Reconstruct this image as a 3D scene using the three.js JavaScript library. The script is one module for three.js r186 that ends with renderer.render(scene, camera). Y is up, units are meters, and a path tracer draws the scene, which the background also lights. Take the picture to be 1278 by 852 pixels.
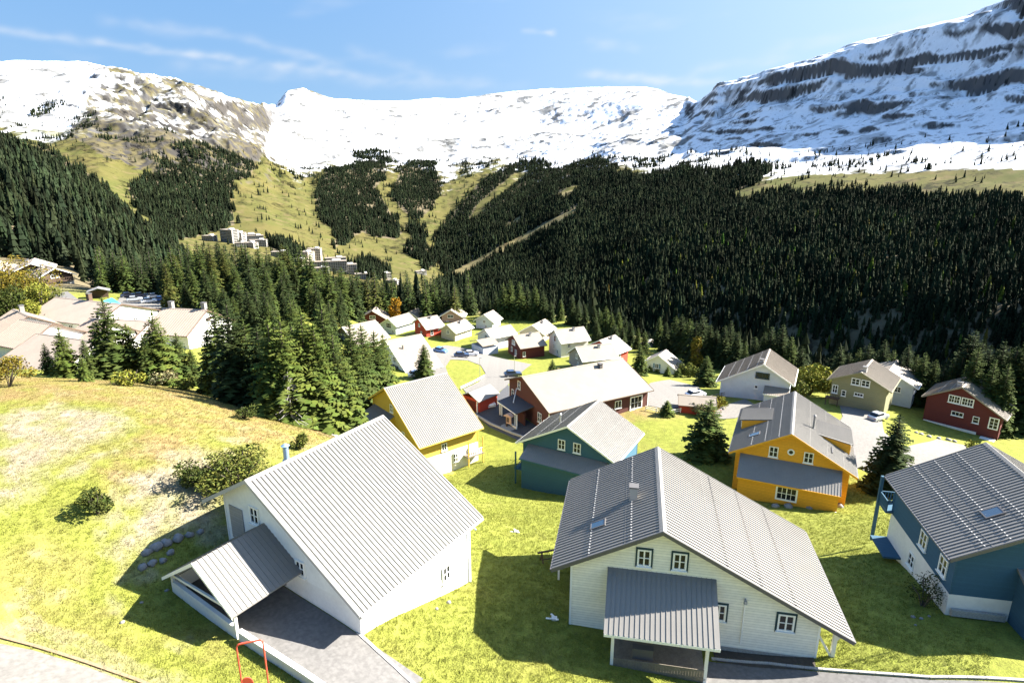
import * as THREE from 'three';
import { mergeGeometries, mergeVertices } from 'three/addons/utils/BufferGeometryUtils.js';

// ---------------------------------------------------------------- camera, sky, sun, exposure
const scene = new THREE.Scene();
const F_PX = 786.4, PITCH = 16.177 * Math.PI / 180, CAM_Y = 60;
const camera = new THREE.PerspectiveCamera(2 * Math.atan(426 / F_PX) * 180 / Math.PI, 1.5, 0.5, 20000);
camera.position.set(0, CAM_Y, 0);
camera.rotation.set(-PITCH, 0, 0);
scene.add(camera);

const renderer = new THREE.WebGLRenderer({ antialias: true });
renderer.toneMapping = THREE.LinearToneMapping;
renderer.toneMappingExposure = 5.0;
renderer.shadowMap.enabled = true;

const SUN_AZ = 21 * Math.PI / 180, SUN_EL = 36 * Math.PI / 180;   // azimuth counted from +x towards -z
const sunDir = new THREE.Vector3(Math.cos(SUN_EL) * Math.cos(SUN_AZ), Math.sin(SUN_EL), -Math.cos(SUN_EL) * Math.sin(SUN_AZ));
const sun = new THREE.DirectionalLight(new THREE.Color(1.0, 0.95, 0.86), 5.0);
sun.position.copy(sunDir).multiplyScalar(900);
sun.castShadow = true; sun.shadow.mapSize.set(4096, 4096);
Object.assign(sun.shadow.camera, { left: -260, right: 260, top: 260, bottom: -260, near: 1, far: 2500 });
scene.add(sun); scene.add(sun.target); sun.target.position.set(0, 0, -110);

// ---------------------------------------------------------------- random numbers and noise
let seed = 1234567;
function srand(s) { seed = s >>> 0; }
function rnd() { seed = (seed + 0x6D2B79F5) >>> 0; let t = seed; t = Math.imul(t ^ (t >>> 15), t | 1); t ^= t + Math.imul(t ^ (t >>> 7), t | 61); return ((t ^ (t >>> 14)) >>> 0) / 4294967296; }
const rr = (a, b) => a + (b - a) * rnd();
const PERM = new Uint16Array(1024); { srand(77); for (let i = 0; i < 1024; i++) PERM[i] = Math.floor(rnd() * 1024); }
const GX = new Float32Array(256), GY = new Float32Array(256); for (let i = 0; i < 256; i++) { GX[i] = Math.cos(i / 256 * 6.28318); GY[i] = Math.sin(i / 256 * 6.28318); }
function noise(x, y) {
  const xi = Math.floor(x), yi = Math.floor(y), fx = x - xi, fy = y - yi;
  const g = (ix, iy, dx, dy) => { const h = PERM[(PERM[ix & 1023] + iy) & 1023] & 255; return GX[h] * dx + GY[h] * dy; };
  const u = fx * fx * fx * (fx * (fx * 6 - 15) + 10), v = fy * fy * fy * (fy * (fy * 6 - 15) + 10);
  const a = g(xi, yi, fx, fy), b = g(xi + 1, yi, fx - 1, fy), c = g(xi, yi + 1, fx, fy - 1), d = g(xi + 1, yi + 1, fx - 1, fy - 1);
  return (a + (b - a) * u + (c + (d - c) * u - a - (b - a) * u) * v) * 1.5;
}
function fbm(x, y, o = 4) { let s = 0, a = 0.5; for (let i = 0; i < o; i++) { s += a * noise(x, y); x = x * 2.03 + 17.3; y = y * 2.03 - 9.1; a *= 0.5; } return s; }
function ridged(x, y, o = 4) { let s = 0, a = 0.5; for (let i = 0; i < o; i++) { s += a * (1 - 2 * Math.abs(noise(x, y))); x = x * 2.1 + 31.7; y = y * 2.1 + 11.9; a *= 0.5; } return s; }
const clamp = (x, a = 0, b = 1) => x < a ? a : x > b ? b : x;
const sstep = (a, b, x) => { const t = clamp((x - a) / (b - a)); return t * t * (3 - 2 * t); };
const mix = (a, b, t) => a + (b - a) * t;
const mix3 = (a, b, t) => [mix(a[0], b[0], t), mix(a[1], b[1], t), mix(a[2], b[2], t)];

// ---------------------------------------------------------------- a pixel of the 1278 x 852 photograph gives a direction
const CP = Math.cos(PITCH), SP = Math.sin(PITCH);
function ray(px, py) { const x = (px - 639) / F_PX, u = -(py - 426) / F_PX; return [x, u * CP - SP, -u * SP - CP]; }
const azOf = (px, py = 300) => { const d = ray(px, py); return Math.atan2(d[0], -d[2]); };      // 0 straight ahead, positive right
const tanOf = (px, py) => { const d = ray(px, py); return d[1] / Math.hypot(d[0], d[2]); };

// ---------------------------------------------------------------- sky: clear autumn air with thin cirrus
{
  const W = 2048, H = 1024, data = new Float32Array(W * H * 4);
  const streaks = [  // cirrus bands as lines in azimuth and elevation, with width and strength
    [-60, 28, 330, 78, 5, 0.55], [330, 78, 470, 96, 6, 0.35], [120, 24, 300, 46, 7, 0.30], [290, 44, 430, 82, 7, 0.38], [200, 78, 420, 92, 12, 0.22],
    [430, 60, 560, 100, 9, 0.24], [650, 38, 695, 41, 3, 0.6], [720, 92, 910, 104, 7, 0.6], [730, 48, 800, 62, 7, 0.2], [860, 88, 1000, 70, 8, 0.3],
    [420, 100, 620, 104, 10, 0.28], [950, 66, 1250, 4, 9, 0.22]].map(([a, b, c, d, w, s]) => [azOf(a, b), Math.atan(tanOf(a, b)), azOf(c, d), Math.atan(tanOf(c, d)), w / F_PX, s]);
  for (let j = 0; j < H; j++) {
    const el = ((j + 0.5) / H - 0.5) * Math.PI, sy = Math.sin(el), cy = Math.cos(el);
    for (let i = 0; i < W; i++) {
      const th = ((i + 0.5) / W - 0.5) * 2 * Math.PI, dx = cy * Math.cos(th), dz = cy * Math.sin(th);
      const cosS = dx * sunDir.x + sy * sunDir.y + dz * sunDir.z, h = clamp(sy);
      const k = Math.pow(1 - h, 3.2);                       // paler towards the horizon
      let c = mix3([0.025, 0.077, 0.178], [0.084, 0.134, 0.188], k);
      const glow = 0.13 * Math.pow(clamp(cosS), 2) + 0.14 * Math.pow(clamp(cosS), 8) + 0.5 * Math.pow(clamp(cosS), 60);
      c = [c[0] + glow, c[1] + glow * 0.98, c[2] + glow * 0.92];
      const az = Math.atan2(dx, -dz); let cl = 0;
      for (const [a0, e0, a1, e1, w, s] of streaks) {
        const ux = a1 - a0, uy = e1 - e0, l2 = ux * ux + uy * uy, t = clamp(((az - a0) * ux + (el - e0) * uy) / l2, -0.05, 1.05);
        const px = az - a0 - t * ux, py = el - e0 - t * uy, d = Math.hypot(px, py * 1.6) + 0.006 * noise(az * 40, el * 70);
        if (d < w * 5) cl += s * Math.exp(-d * d / (w * w)) * (0.55 + 0.75 * fbm(az * 26 + el * 9, el * 90 - az * 20, 3)) * sstep(-0.05, 0.15, t) * (1 - sstep(0.85, 1.05, t));
      }
      const q = az * 5 + el * 3;                             // faint cirrus everywhere
      cl += 0.16 * sstep(0.08, 0.6, fbm(q + 3, el * 22 - az * 3.2, 5)) * sstep(0.0, 0.1, el);
      cl = clamp(cl); c = mix3(c, [0.195, 0.201, 0.208], cl);
      if (el < 0) c = mix3(c, [0.045, 0.047, 0.042], sstep(0, -0.2, el));
      const o = (j * W + i) * 4; data[o] = c[0]; data[o + 1] = c[1]; data[o + 2] = c[2]; data[o + 3] = 1;
    }
  }
  const sky = new THREE.DataTexture(data, W, H, THREE.RGBAFormat, THREE.FloatType);
  sky.mapping = THREE.EquirectangularReflectionMapping; sky.magFilter = THREE.LinearFilter; sky.minFilter = THREE.LinearFilter;
  sky.wrapS = THREE.RepeatWrapping; sky.needsUpdate = true;
  scene.background = sky; scene.environment = sky;
}
// ---------------------------------------------------------------- height of the land
// near: control points [x, y below camera, z]; smooth multiquadric surface through them
const CTRL = [
  [4.3, -31.7, -37.4], [20.1, -31.8, -34.4], [12, -31.8, -31], [3, -33.3, -48], [19, -34.2, -46], [-3.5, -32.2, -42.6], [-9.5, -28.75, -33], [-10.2, -28.7, -30.3], [-14.5, -28.3, -32.9], [-7.4, -28.95, -27.3],
  [-18.7, -28.1, -35.6], [-20.4, -27.2, -39.2], [-14, -28.3, -36.2], [-19.5, -27.9, -33], [-23.2, -26.9, -39.5], [-26.5, -27, -35.6], [-21, -27.2, -30.5], [-16, -28, -29.3], [-24.9, -25.7, -27.8], [-33, -24.9, -33],
  [-36.4, -23.6, -48.5], [-30, -24.6, -44], [-24, -25.6, -46], [-19, -27, -49], [-14, -29.2, -52], [-49, -24.3, -67.5], [-34.2, -25.6, -64.6], [-20, -28.3, -60.7], [-62, -23.6, -60], [-44, -23.2, -52],
  [-70, -25, -72], [-29, -29.3, -69], [-21.8, -36.5, -82], [-12, -37.5, -70], [-42, -31, -80], [-62, -32, -88], [-85, -33, -95], [30.9, -31.2, -37], [32.4, -32.3, -45], [36, -31, -33],
  [44, -31.5, -34], [45, -34, -52], [30, -30.3, -30], [-3, -30.4, -30], [16, -31.7, -27], [-12, -27, -24], [0, -28, -20], [25, -29, -22], [-28, -24, -20], [0.7, -45.3, -83],
  [7.1, -44.8, -79.6], [16, -44, -84], [4, -39, -62], [14, -40, -64], [-5, -39.5, -66], [-13, -46.4, -86.4], [-10, -47, -88.8], [-6, -46.8, -92], [-22, -44, -97], [-26, -43, -90],
  [29.5, -41.9, -74.6], [40.5, -41.5, -69.6], [36, -43, -88], [25, -40, -62], [50, -41, -70], [55, -43.5, -85], [48, -38, -58], [60, -40, -62], [62, -44.5, -95], [20, -45, -107.6],
  [25.4, -44.6, -110.5], [-4, -46.2, -115], [4, -45.6, -108], [0, -46, -100], [10, -46, -97], [30, -45, -105], [40, -45.4, -108], [79.4, -48.2, -111.8], [87, -48.5, -103.6], [48, -46.3, -118],
  [70, -46.6, -113], [95, -49, -95], [100, -50, -125], [75, -47.5, -100], [-30, -50, -150], [-15, -51, -160], [-2, -49, -135], [-30, -46.5, -120], [50, -51, -140], [-55, -40, -115],
  [-70, -38.5, -130], [-95, -37.5, -115], [-110, -39, -150], [-150, -40.5, -200], [-100, -40.5, -175], [-75, -41.5, -175], [-60, -46, -165], [-130, -37, -130], [-45, -50, -180], [-70, -46, -215],
  [-120, -30, -70], [-90, -26, -60], [70, -34, -40], [100, -40, -70], [130, -45, -90], [80, -33, -20], [-70, -22, -30], [-60, -20, -5], [60, -29, -5], [0, -26, 0],
  [0, -22, 40], [-80, -10, 30], [80, -28, 40], [-51.4, -58.65, -224.9], [-51.6, -58.4, -229.1], [-42.3, -58.05, -208.5], [-39.5, -57.8, -212.7], [-39.5, -60.15, -235.6], [-38.2, -59.9, -239.5], [-31.5, -56.85, -204],
  [-28.5, -56.6, -206.3], [-23.3, -59.95, -232.7], [-23, -59.7, -236.9], [-21.3, -57.45, -199.2], [-18.5, -57.2, -202.9], [-10.2, -59.15, -219.7], [-8.6, -58.9, -223.1], [-8.4, -56.45, -187.1], [-4.5, -56.2, -189.9], [0.2, -56.95, -179.7],
  [4.2, -56.7, -181.6], [6.5, -57.65, -198.2], [8.9, -57.4, -202.3], [12.5, -56.65, -180], [17.1, -56.4, -181.9], [16.3, -51.95, -154.8], [21.2, -51.7, -156.5], [24.3, -54.95, -168], [26.9, -54.7, -170.9], [39.6, -56.25, -162.5],
  [41.4, -56, -165.3],
];
const NC = CTRL.length, MQ = 5, WTS = new Float64Array(NC), MEAN_Y = -42;
const mq = (dx, dz) => Math.sqrt(dx * dx + dz * dz + MQ * MQ);
{
  const A = CTRL.map((p, i) => { const row = CTRL.map(q => mq(p[0] - q[0], p[2] - q[2])); row[i] -= 0.35; row.push(p[1] - MEAN_Y); return row; });
  for (let i = 0; i < NC; i++) {
    let m = i; for (let k = i + 1; k < NC; k++) if (Math.abs(A[k][i]) > Math.abs(A[m][i])) m = k;
    [A[i], A[m]] = [A[m], A[i]];
    for (let k = i + 1; k < NC; k++) { const f = A[k][i] / A[i][i]; if (f) for (let j = i; j <= NC; j++) A[k][j] -= f * A[i][j]; }
  }
  for (let i = NC - 1; i >= 0; i--) { let s = A[i][NC]; for (let j = i + 1; j < NC; j++) s -= A[i][j] * WTS[j]; WTS[i] = s / A[i][i]; }
}
function nearY(x, z) { let s = MEAN_Y; for (let i = 0; i < NC; i++) s += WTS[i] * mq(x - CTRL[i][0], z - CTRL[i][2]); return s; }

// far: for some directions the distances and heights of the same ten places along the view,
// from the plateau over the valley and the slopes to the skyline ({y} where hidden, else the photo row)
const Y = y => ({ y });
const FAR = [
  [-1400, [250, Y(-30)], [400, Y(-10)], [900, Y(60)], [1200, Y(60)], [1800, Y(90)], [2500, Y(150)], [3000, Y(220)], [3500, Y(300)], [4000, Y(360)], [5000, Y(300)]],
  [-500, [250, Y(-38)], [400, Y(-10)], [900, Y(110)], [1200, Y(90)], [1800, Y(120)], [2500, Y(250)], [3000, Y(350)], [3500, Y(450)], [4000, Y(560)], [5000, Y(450)]],
  [-150, [230, 365], [350, 342], [1050, 158], [1250, 172], [1800, Y(50)], [2500, 175], [2900, 145], [3300, 108], [3750, 76], [4700, Y(300)]],
  [0, [230, 362], [350, 345], [1000, 178], [1250, 200], [1800, 207], [2500, 172], [2900, 142], [3300, 110], [3700, 82], [4500, 110]],
  [60, [230, 360], [350, 350], [950, 207], [1150, 225], [1800, 222], [2400, 180], [2850, 142], [3250, 108], [3650, 82], [4500, 110]],
  [130, [230, 372], [330, Y(-64)], [850, 258], [1000, 275], [1600, 245], [2200, 190], [2600, 155], [3000, 118], [3500, 84], [4400, 115]],
  [165, [230, 380], [360, Y(-76)], [790, 290], [950, 300], [1550, 265], [2100, 207], [2500, 165], [2950, 124], [3400, 89], [4350, 120]],
  [200, [230, Y(-46)], [400, Y(-88)], [740, 316], [900, 322], [1500, 283], [2000, 222], [2400, 175], [2850, 132], [3300, 98], [4300, 130]],
  [250, [230, Y(-50)], [500, Y(-120)], [900, 342], [1250, 308], [1500, 290], [1950, 240], [2300, 195], [2750, 150], [3150, 108], [4300, 140]],
  [300, [230, Y(-54)], [500, Y(-128)], [970, 342], [1320, 306], [1570, 283], [2000, 240], [2400, 202], [2850, 160], [3150, 124], [4100, 145]],
  [325, [230, Y(-55)], [500, Y(-130)], [1000, 343], [1350, 307], [1600, 281], [2020, 242], [2420, 207], [2950, 168], [3400, 134], [4300, 148]],
  [355, [230, Y(-57)], [500, Y(-135)], [1020, 345], [1360, 312], [1650, 283], [2080, 246], [2520, 212], [3300, 170], [4300, 134], [5200, 150]],
  [372, [230, Y(-57)], [500, Y(-137)], [1040, 347], [1370, 317], [1680, 285], [2120, 247], [2560, 214], [3350, 169], [4550, 117], [5400, 142]],
  [388, [230, Y(-58)], [500, Y(-140)], [1050, 348], [1370, 320], [1700, 287], [2150, 248], [2600, 215], [3400, 168], [4600, 113], [5500, 140]],
  [425, [230, Y(-59)], [500, Y(-145)], [1080, 353], [1400, 328], [1750, 288], [2200, 246], [2650, 212], [3400, 168], [4500, 126], [5400, 150]],
  [500, [235, Y(-60)], [500, Y(-150)], [1100, 364], [1450, 334], [1800, 293], [2200, 250], [2700, 210], [3400, 164], [4400, 129], [5300, 150]],
  [560, [240, Y(-61)], [500, Y(-160)], [1100, 375], [1500, 342], [1900, 290], [2300, 245], [2800, 207], [3500, 160], [4300, 123], [5300, 150]],
  [640, [240, Y(-62)], [430, Y(-150)], [950, 388], [1350, 335], [1750, 285], [2200, 240], [2700, 208], [3400, 160], [4200, 116], [5200, 140]],
  [720, [235, Y(-62)], [390, Y(-155)], [850, 408], [1220, 325], [1600, 265], [2000, 232], [2400, 213], [3200, 158], [4000, 111], [5000, 140]],
  [800, [205, Y(-60)], [370, Y(-160)], [780, 428], [870, 390], [1500, 255], [1880, 221], [2300, 198], [3000, 152], [3700, 111], [4800, 140]],
  [845, [190, Y(-58)], [360, Y(-160)], [755, 440], [838, 389], [1470, 253], [1800, 219], [2250, 195], [2900, 150], [3350, 122], [4500, 145]],
  [862, [185, Y(-58)], [360, Y(-160)], [745, 442], [824, 388], [1460, 252], [1780, 218], [2230, 192], [2750, 146], [3000, 128], [4200, 140]],
  [885, [180, Y(-57)], [360, Y(-160)], [735, 446], [812, 387], [1450, 250], [1750, 217], [2200, 188], [2690, 130], [2800, 105], [3600, 115]],
  [960, [170, Y(-55)], [350, Y(-160)], [725, 458], [798, 386], [1400, 243], [1620, 219], [2030, 186], [2410, 126], [2520, 86], [3400, 98]],
  [1050, [165, Y(-55)], [340, Y(-160)], [715, 468], [788, 384], [1350, 240], [1550, 218], [1900, 180], [2265, 112], [2380, 55], [3200, 70]],
  [1150, [165, Y(-56)], [340, Y(-160)], [705, 476], [778, 383], [1300, 246], [1480, 217], [1800, 172], [2140, 97], [2260, 31], [3000, 46]],
  [1278, [165, Y(-57)], [335, Y(-160)], [690, 484], [764, 384], [1250, 249], [1420, 216], [1700, 160], [2000, 78], [2130, -14], [2900, 10]],
  [1500, [170, Y(-60)], [335, Y(-160)], [680, 498], [755, 386], [1200, 250], [1400, 215], [1650, 145], [1910, 40], [2050, -60], [2900, -30]],
  [2100, [190, Y(-70)], [350, Y(-150)], [650, Y(-150)], [900, Y(-40)], [1200, Y(20)], [1400, Y(60)], [1700, Y(200)], [1900, Y(320)], [2200, Y(520)], [3000, Y(480)]],
  [4200, [250, Y(-40)], [400, Y(-60)], [700, Y(-60)], [900, Y(-20)], [1200, Y(20)], [1500, Y(60)], [1900, Y(120)], [2300, Y(180)], [2800, Y(220)], [4000, Y(220)]],
].map(([px, ...k]) => ({ az: azOf(px, 250), k: k.map(([r, v]) => [Math.log(r), typeof v === 'number' ? r * tanOf(px, v) : v.y]) }));
function farKeys(az) {
  const n = FAR.length;
  if (az <= FAR[0].az) return FAR[0].k; if (az >= FAR[n - 1].az) return FAR[n - 1].k;
  let i = 0; while (FAR[i + 1].az < az) i++;
  let t = (az - FAR[i].az) / (FAR[i + 1].az - FAR[i].az); t = mix(t, t * t * (3 - 2 * t), 0.5);
  const a = FAR[i].k, b = FAR[i + 1].k;
  return a.map((p, j) => [mix(p[0], b[j][0], t), mix(p[1], b[j][1], t)]);
}
function profile(keys, lr) {
  const n = keys.length;
  if (lr <= keys[0][0]) return keys[0][1]; if (lr >= keys[n - 1][0]) return keys[n - 1][1];
  let i = 0; while (keys[i + 1][0] < lr) i++;
  const sl = j => (keys[j + 1][1] - keys[j][1]) / (keys[j + 1][0] - keys[j][0]);
  const m = j => { if (j === 0 || j === n - 1) return 0; const a = sl(j - 1), b = sl(j); return a * b <= 0 ? 0 : 2 * a * b / (a + b); };
  const h = keys[i + 1][0] - keys[i][0], t = (lr - keys[i][0]) / h, t2 = t * t, t3 = t2 * t;
  return (2 * t3 - 3 * t2 + 1) * keys[i][1] + (t3 - 2 * t2 + t) * h * m(i) + (-2 * t3 + 3 * t2) * keys[i + 1][1] + (t3 - t2) * h * m(i + 1);
}
// relief on the far land: gullies on the rock peak, broken ground on the snow, ledges on the great wall
function relief(az, r, y, keys) {
  const x = Math.sin(az) * r, z = -Math.cos(az) * r;
  const k = (Math.log(r));
  const low = sstep(300, 520, r), up = sstep(keys[4][0], keys[6][0], k), crest = 1 - 0.55 * sstep(keys[7][0], keys[8][0], k);
  let h = low * (1 - up) * (7 * fbm(x / 160, z / 160, 4));
  const peak = Math.exp(-Math.pow((az - azOf(225, 150)) / 0.13, 2)) * sstep(keys[5][0] - 0.08, keys[6][0], k);
  const wall = sstep(azOf(858, 120), azOf(905, 120), az) * (1 - sstep(1.1, 1.4, az));
  h += up * crest * (1 - wall * 0.5) * (34 * (ridged(x / 620, z / 620, 5) - 0.3) + 12 * fbm(x / 130, z / 130, 4));
  h += peak * (0.5 + 0.5 * crest) * 70 * (ridged(x / 300 + fbm(x / 200, z / 200, 2) * 0.6, z / 420, 5) - 0.35);
  h += up * crest * (1 - wall * 0.9) * 8 * ridged(x / 60, z / 60, 3);
  let yy = y + h;
  if (wall > 0) {
    const w = wall * sstep(keys[6][0] - 0.04, keys[7][0], k);
    const st = 66, q = yy / st + 2.4 * fbm(x / 900, z / 900, 3) + 0.5 * fbm(x / 150 + 4, z / 150, 3), f = q - Math.floor(q), amp = clamp(0.42 + 1.8 * fbm(x / 330 + 30, z / 330 + Math.floor(q) * 7.3, 3), 0.0, 1);
    yy += w * st * 0.8 * amp * (sstep(0.6, 0.84, f) - f) + w * (20 * fbm(x / 300 + 8, z / 300, 3));
    const w2 = wall * sstep(keys[5][0], keys[6][0], k), q2 = yy / 27 + 1.3 * fbm(x / 300 + 5, z / 300, 4), f2 = q2 - Math.floor(q2), a2 = clamp(0.2 + 1.8 * fbm(x / 210 - 12, z / 210 + Math.floor(q2) * 3.1, 3));
    yy += w2 * 27 * 0.8 * a2 * (sstep(0.62, 0.86, f2) - f2);
  }
  return yy;
}
const angD = (a, b) => { let d = a - b; while (d > Math.PI) d -= 2 * Math.PI; while (d < -Math.PI) d += 2 * Math.PI; return d; };
function landBlend(az, r, keys) { const e = Math.exp(keys[0][0]); return sstep(e * 0.94, e * 1.2, r); }
function landPolar(az, r, keys = farKeys(az), detail = true) {      // height relative to the camera
  const b = landBlend(az, r, keys); let y = 0;
  if (b < 1) y += (1 - b) * nearY(Math.sin(az) * r, -Math.cos(az) * r);
  if (b > 0) { const p = profile(keys, Math.log(r)); y += b * (detail ? relief(az, r, p, keys) : p); }
  return y;
}
const landY = (x, z) => CAM_Y + landPolar(Math.atan2(x, -z), Math.max(0.5, Math.hypot(x, z)));
// first place where the ray through a photo pixel meets the land, searched from rMin on
function hit(px, py, rMin = 12, detail = false, rMax = 5600) {
  const az = azOf(px, py), t = tanOf(px, py), keys = farKeys(az); let r0 = rMin, r = rMin;
  while (r < rMax) {
    if (landPolar(az, r, keys, detail) > r * t) {
      let a = r0, b = r; for (let i = 0; i < 14; i++) { const m = (a + b) / 2; if (landPolar(az, m, keys, detail) > m * t) b = m; else a = m; }
      r = b; break;
    }
    r0 = r; r *= 1.008;
  }
  return { az, r, x: Math.sin(az) * r, z: -Math.cos(az) * r, y: CAM_Y + landPolar(az, r, keys, detail) };
}
function inside(poly, x, y) { let c = false; for (let i = 0, j = poly.length - 1; i < poly.length; j = i++) { const [xi, yi] = poly[i], [xj, yj] = poly[j]; if ((yi > y) !== (yj > y) && x < (xj - xi) * (y - yi) / (yj - yi) + xi) c = !c; } return c; }
// an outline read from the photograph, carried to the land: [azimuth, ln r]
function landZone(pts, rMin = 300) {
  const out = [];
  for (let i = 0; i < pts.length; i++) {
    const a = pts[i], b = pts[(i + 1) % pts.length], n = Math.max(1, Math.ceil(Math.hypot(b[0] - a[0], b[1] - a[1]) / 14));
    for (let k = 0; k < n; k++) { const t = k / n, h = hit(mix(a[0], b[0], t), mix(a[1], b[1], t), rMin); out.push([h.az, Math.log(h.r)]); }
  }
  let x0 = 9, x1 = -9, y0 = 99, y1 = 0; for (const [x, y] of out) { x0 = Math.min(x0, x); x1 = Math.max(x1, x); y0 = Math.min(y0, y); y1 = Math.max(y1, y); }
  return { poly: out, box: [x0, x1, y0, y1], has(az, lr) { return az >= x0 && az <= x1 && lr >= y0 && lr <= y1 && inside(out, az, lr); } };
}
const FOREST = [
  [[-160, 130], [-60, 150], [0, 167], [40, 182], [75, 198], [110, 219], [150, 258], [175, 293], [197, 312], [192, 335], [160, 350], [130, 358], [104, 352], [104, 335], [0, 325], [-160, 320]],
  [[160, 236], [203, 215], [247, 194], [300, 202], [320, 214], [310, 228], [293, 228], [287, 254], [293, 280], [262, 290], [233, 297], [197, 303], [195, 276], [172, 262]],
  [[395, 236], [410, 216], [440, 206], [465, 192], [488, 192], [480, 225], [468, 236], [488, 268], [502, 290], [492, 300], [470, 296], [452, 290], [430, 300], [416, 310], [420, 290], [400, 275], [395, 255]],
  [[486, 246], [500, 216], [530, 200], [545, 206], [548, 240], [540, 260], [520, 275], [500, 262]],
  [[553, 280], [575, 255], [600, 230], [640, 210], [665, 203], [700, 215], [740, 196], [760, 206], [770, 220], [800, 226], [850, 216], [870, 216], [900, 213], [940, 206], [965, 211], [950, 226], [905, 241], [930, 251], [960, 242], [1060, 243], [1110, 242], [1180, 250], [1278, 252], [1420, 256], [1420, 560], [1278, 500], [1050, 490], [850, 460], [760, 440], [700, 420], [640, 395], [590, 380], [545, 372], [548, 352], [562, 346], [540, 322], [545, 300]],
  [[330, 302], [345, 300], [375, 307], [390, 322], [380, 332], [355, 326]],
  [[440, 326], [462, 324], [482, 338], [480, 350], [455, 350]],
  [[512, 292], [524, 284], [532, 296], [520, 306]], [[505, 306], [528, 300], [536, 312], [520, 324], [508, 318]], [[524, 322], [540, 314], [544, 330], [530, 336]], [[505, 282], [520, 276], [528, 284], [514, 292]],
  [[430, 180], [470, 172], [490, 160], [500, 166], [480, 190], [440, 200]], [[555, 172], [580, 163], [592, 162], [590, 168], [565, 178]],
].map(p => landZone(p));
const PISTE = [
  [[548, 348], [600, 319], [660, 289], [712, 262], [724, 262], [716, 273], [660, 301], [600, 331], [575, 346]],
  [[584, 275], [600, 250], [638, 223], [660, 213], [658, 222], [616, 250], [598, 272]],
  [[694, 246], [720, 232], [724, 236], [705, 250]], [[630, 283], [648, 270], [652, 274], [638, 285]],
  [[0, 166], [20, 172], [70, 200], [66, 206], [30, 186], [0, 178]],
].map(p => landZone(p));
// lower edge of the snow as seen, one distance for each direction
const SNOWLINE = [[-200, 150], [0, 163], [60, 172], [130, 166], [180, 178], [240, 176], [300, 186], [330, 190], [370, 222], [400, 214], [440, 205], [480, 212], [520, 208], [555, 226], [580, 214], [620, 208], [690, 216], [760, 212], [830, 217], [880, 215], [960, 217], [1000, 222], [1080, 219], [1160, 222], [1278, 218], [1500, 215]].map(([x, v]) => { const h = hit(x, v, 900); return [h.az, Math.log(h.r)]; });
function snowR(az) { const a = SNOWLINE, n = a.length; if (az <= a[0][0]) return a[0][1]; if (az >= a[n - 1][0]) return a[n - 1][1]; let i = 0; while (a[i + 1][0] < az) i++; return mix(a[i][1], a[i + 1][1], (az - a[i][0]) / (a[i + 1][0] - a[i][0])); }
const inForest = (az, lr, ja = 0, jl = 0) => { for (const z of FOREST) if (z.has(az + ja, lr + jl)) { for (const p of PISTE) if (p.has(az + ja * 0.15, lr + jl * 0.15)) return false; return true; } return false; };

// ---------------------------------------------------------------- textures (grain only, mean close to 1 after the vertex colours)
function grainTexture(n, fn, { srgb = false, repeat } = {}) {
  const d = new Uint8Array(n * n * 4);
  for (let j = 0; j < n; j++) for (let i = 0; i < n; i++) { const c = fn(i / n, j / n), o = (j * n + i) * 4; d[o] = clamp(c[0]) * 255; d[o + 1] = clamp(c[1]) * 255; d[o + 2] = clamp(c[2]) * 255; d[o + 3] = 255; }
  const t = new THREE.DataTexture(d, n, n, THREE.RGBAFormat); t.wrapS = t.wrapT = THREE.RepeatWrapping; t.magFilter = THREE.LinearFilter; t.minFilter = THREE.LinearMipmapLinearFilter; t.generateMipmaps = true;
  if (srgb) t.colorSpace = THREE.SRGBColorSpace; if (repeat) t.repeat.set(...repeat); t.needsUpdate = true; return t;
}
// periodic noise on the unit square
function pn(u, v, f, o = 4) { let s = 0, a = 0.5; for (let k = 0; k < o; k++) { const F = f << k, x = u * F, y = v * F, xi = Math.floor(x), yi = Math.floor(y), fx = x - xi, fy = y - yi, h = (i, j) => (PERM[(PERM[((i % F) + F) % F + k * 37 & 1023] + ((j % F) + F) % F) & 1023] & 255) / 255; const sx = fx * fx * (3 - 2 * fx), sy = fy * fy * (3 - 2 * fy); s += a * (mix(mix(h(xi, yi), h(xi + 1, yi), sx), mix(h(xi, yi + 1), h(xi + 1, yi + 1), sx), sy) - 0.5) * 2; a *= 0.5; } return s; }
const texGround = grainTexture(1024, (u, v) => { const a = pn(u, v, 12, 6), b = pn(v, u, 96, 3), c = 0.72 + 0.22 * a + 0.26 * b; return [c, c * (1 + 0.05 * b), c * (1 - 0.1 * b)]; });
const texGroundBump = grainTexture(1024, (u, v) => { const c = 0.5 + 0.5 * pn(u, v, 64, 4); return [c, c, c]; });
const texRough = grainTexture(512, (u, v) => { const c = 0.8 + 0.25 * pn(u, v, 16, 5); return [c, c, c]; });

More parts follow.
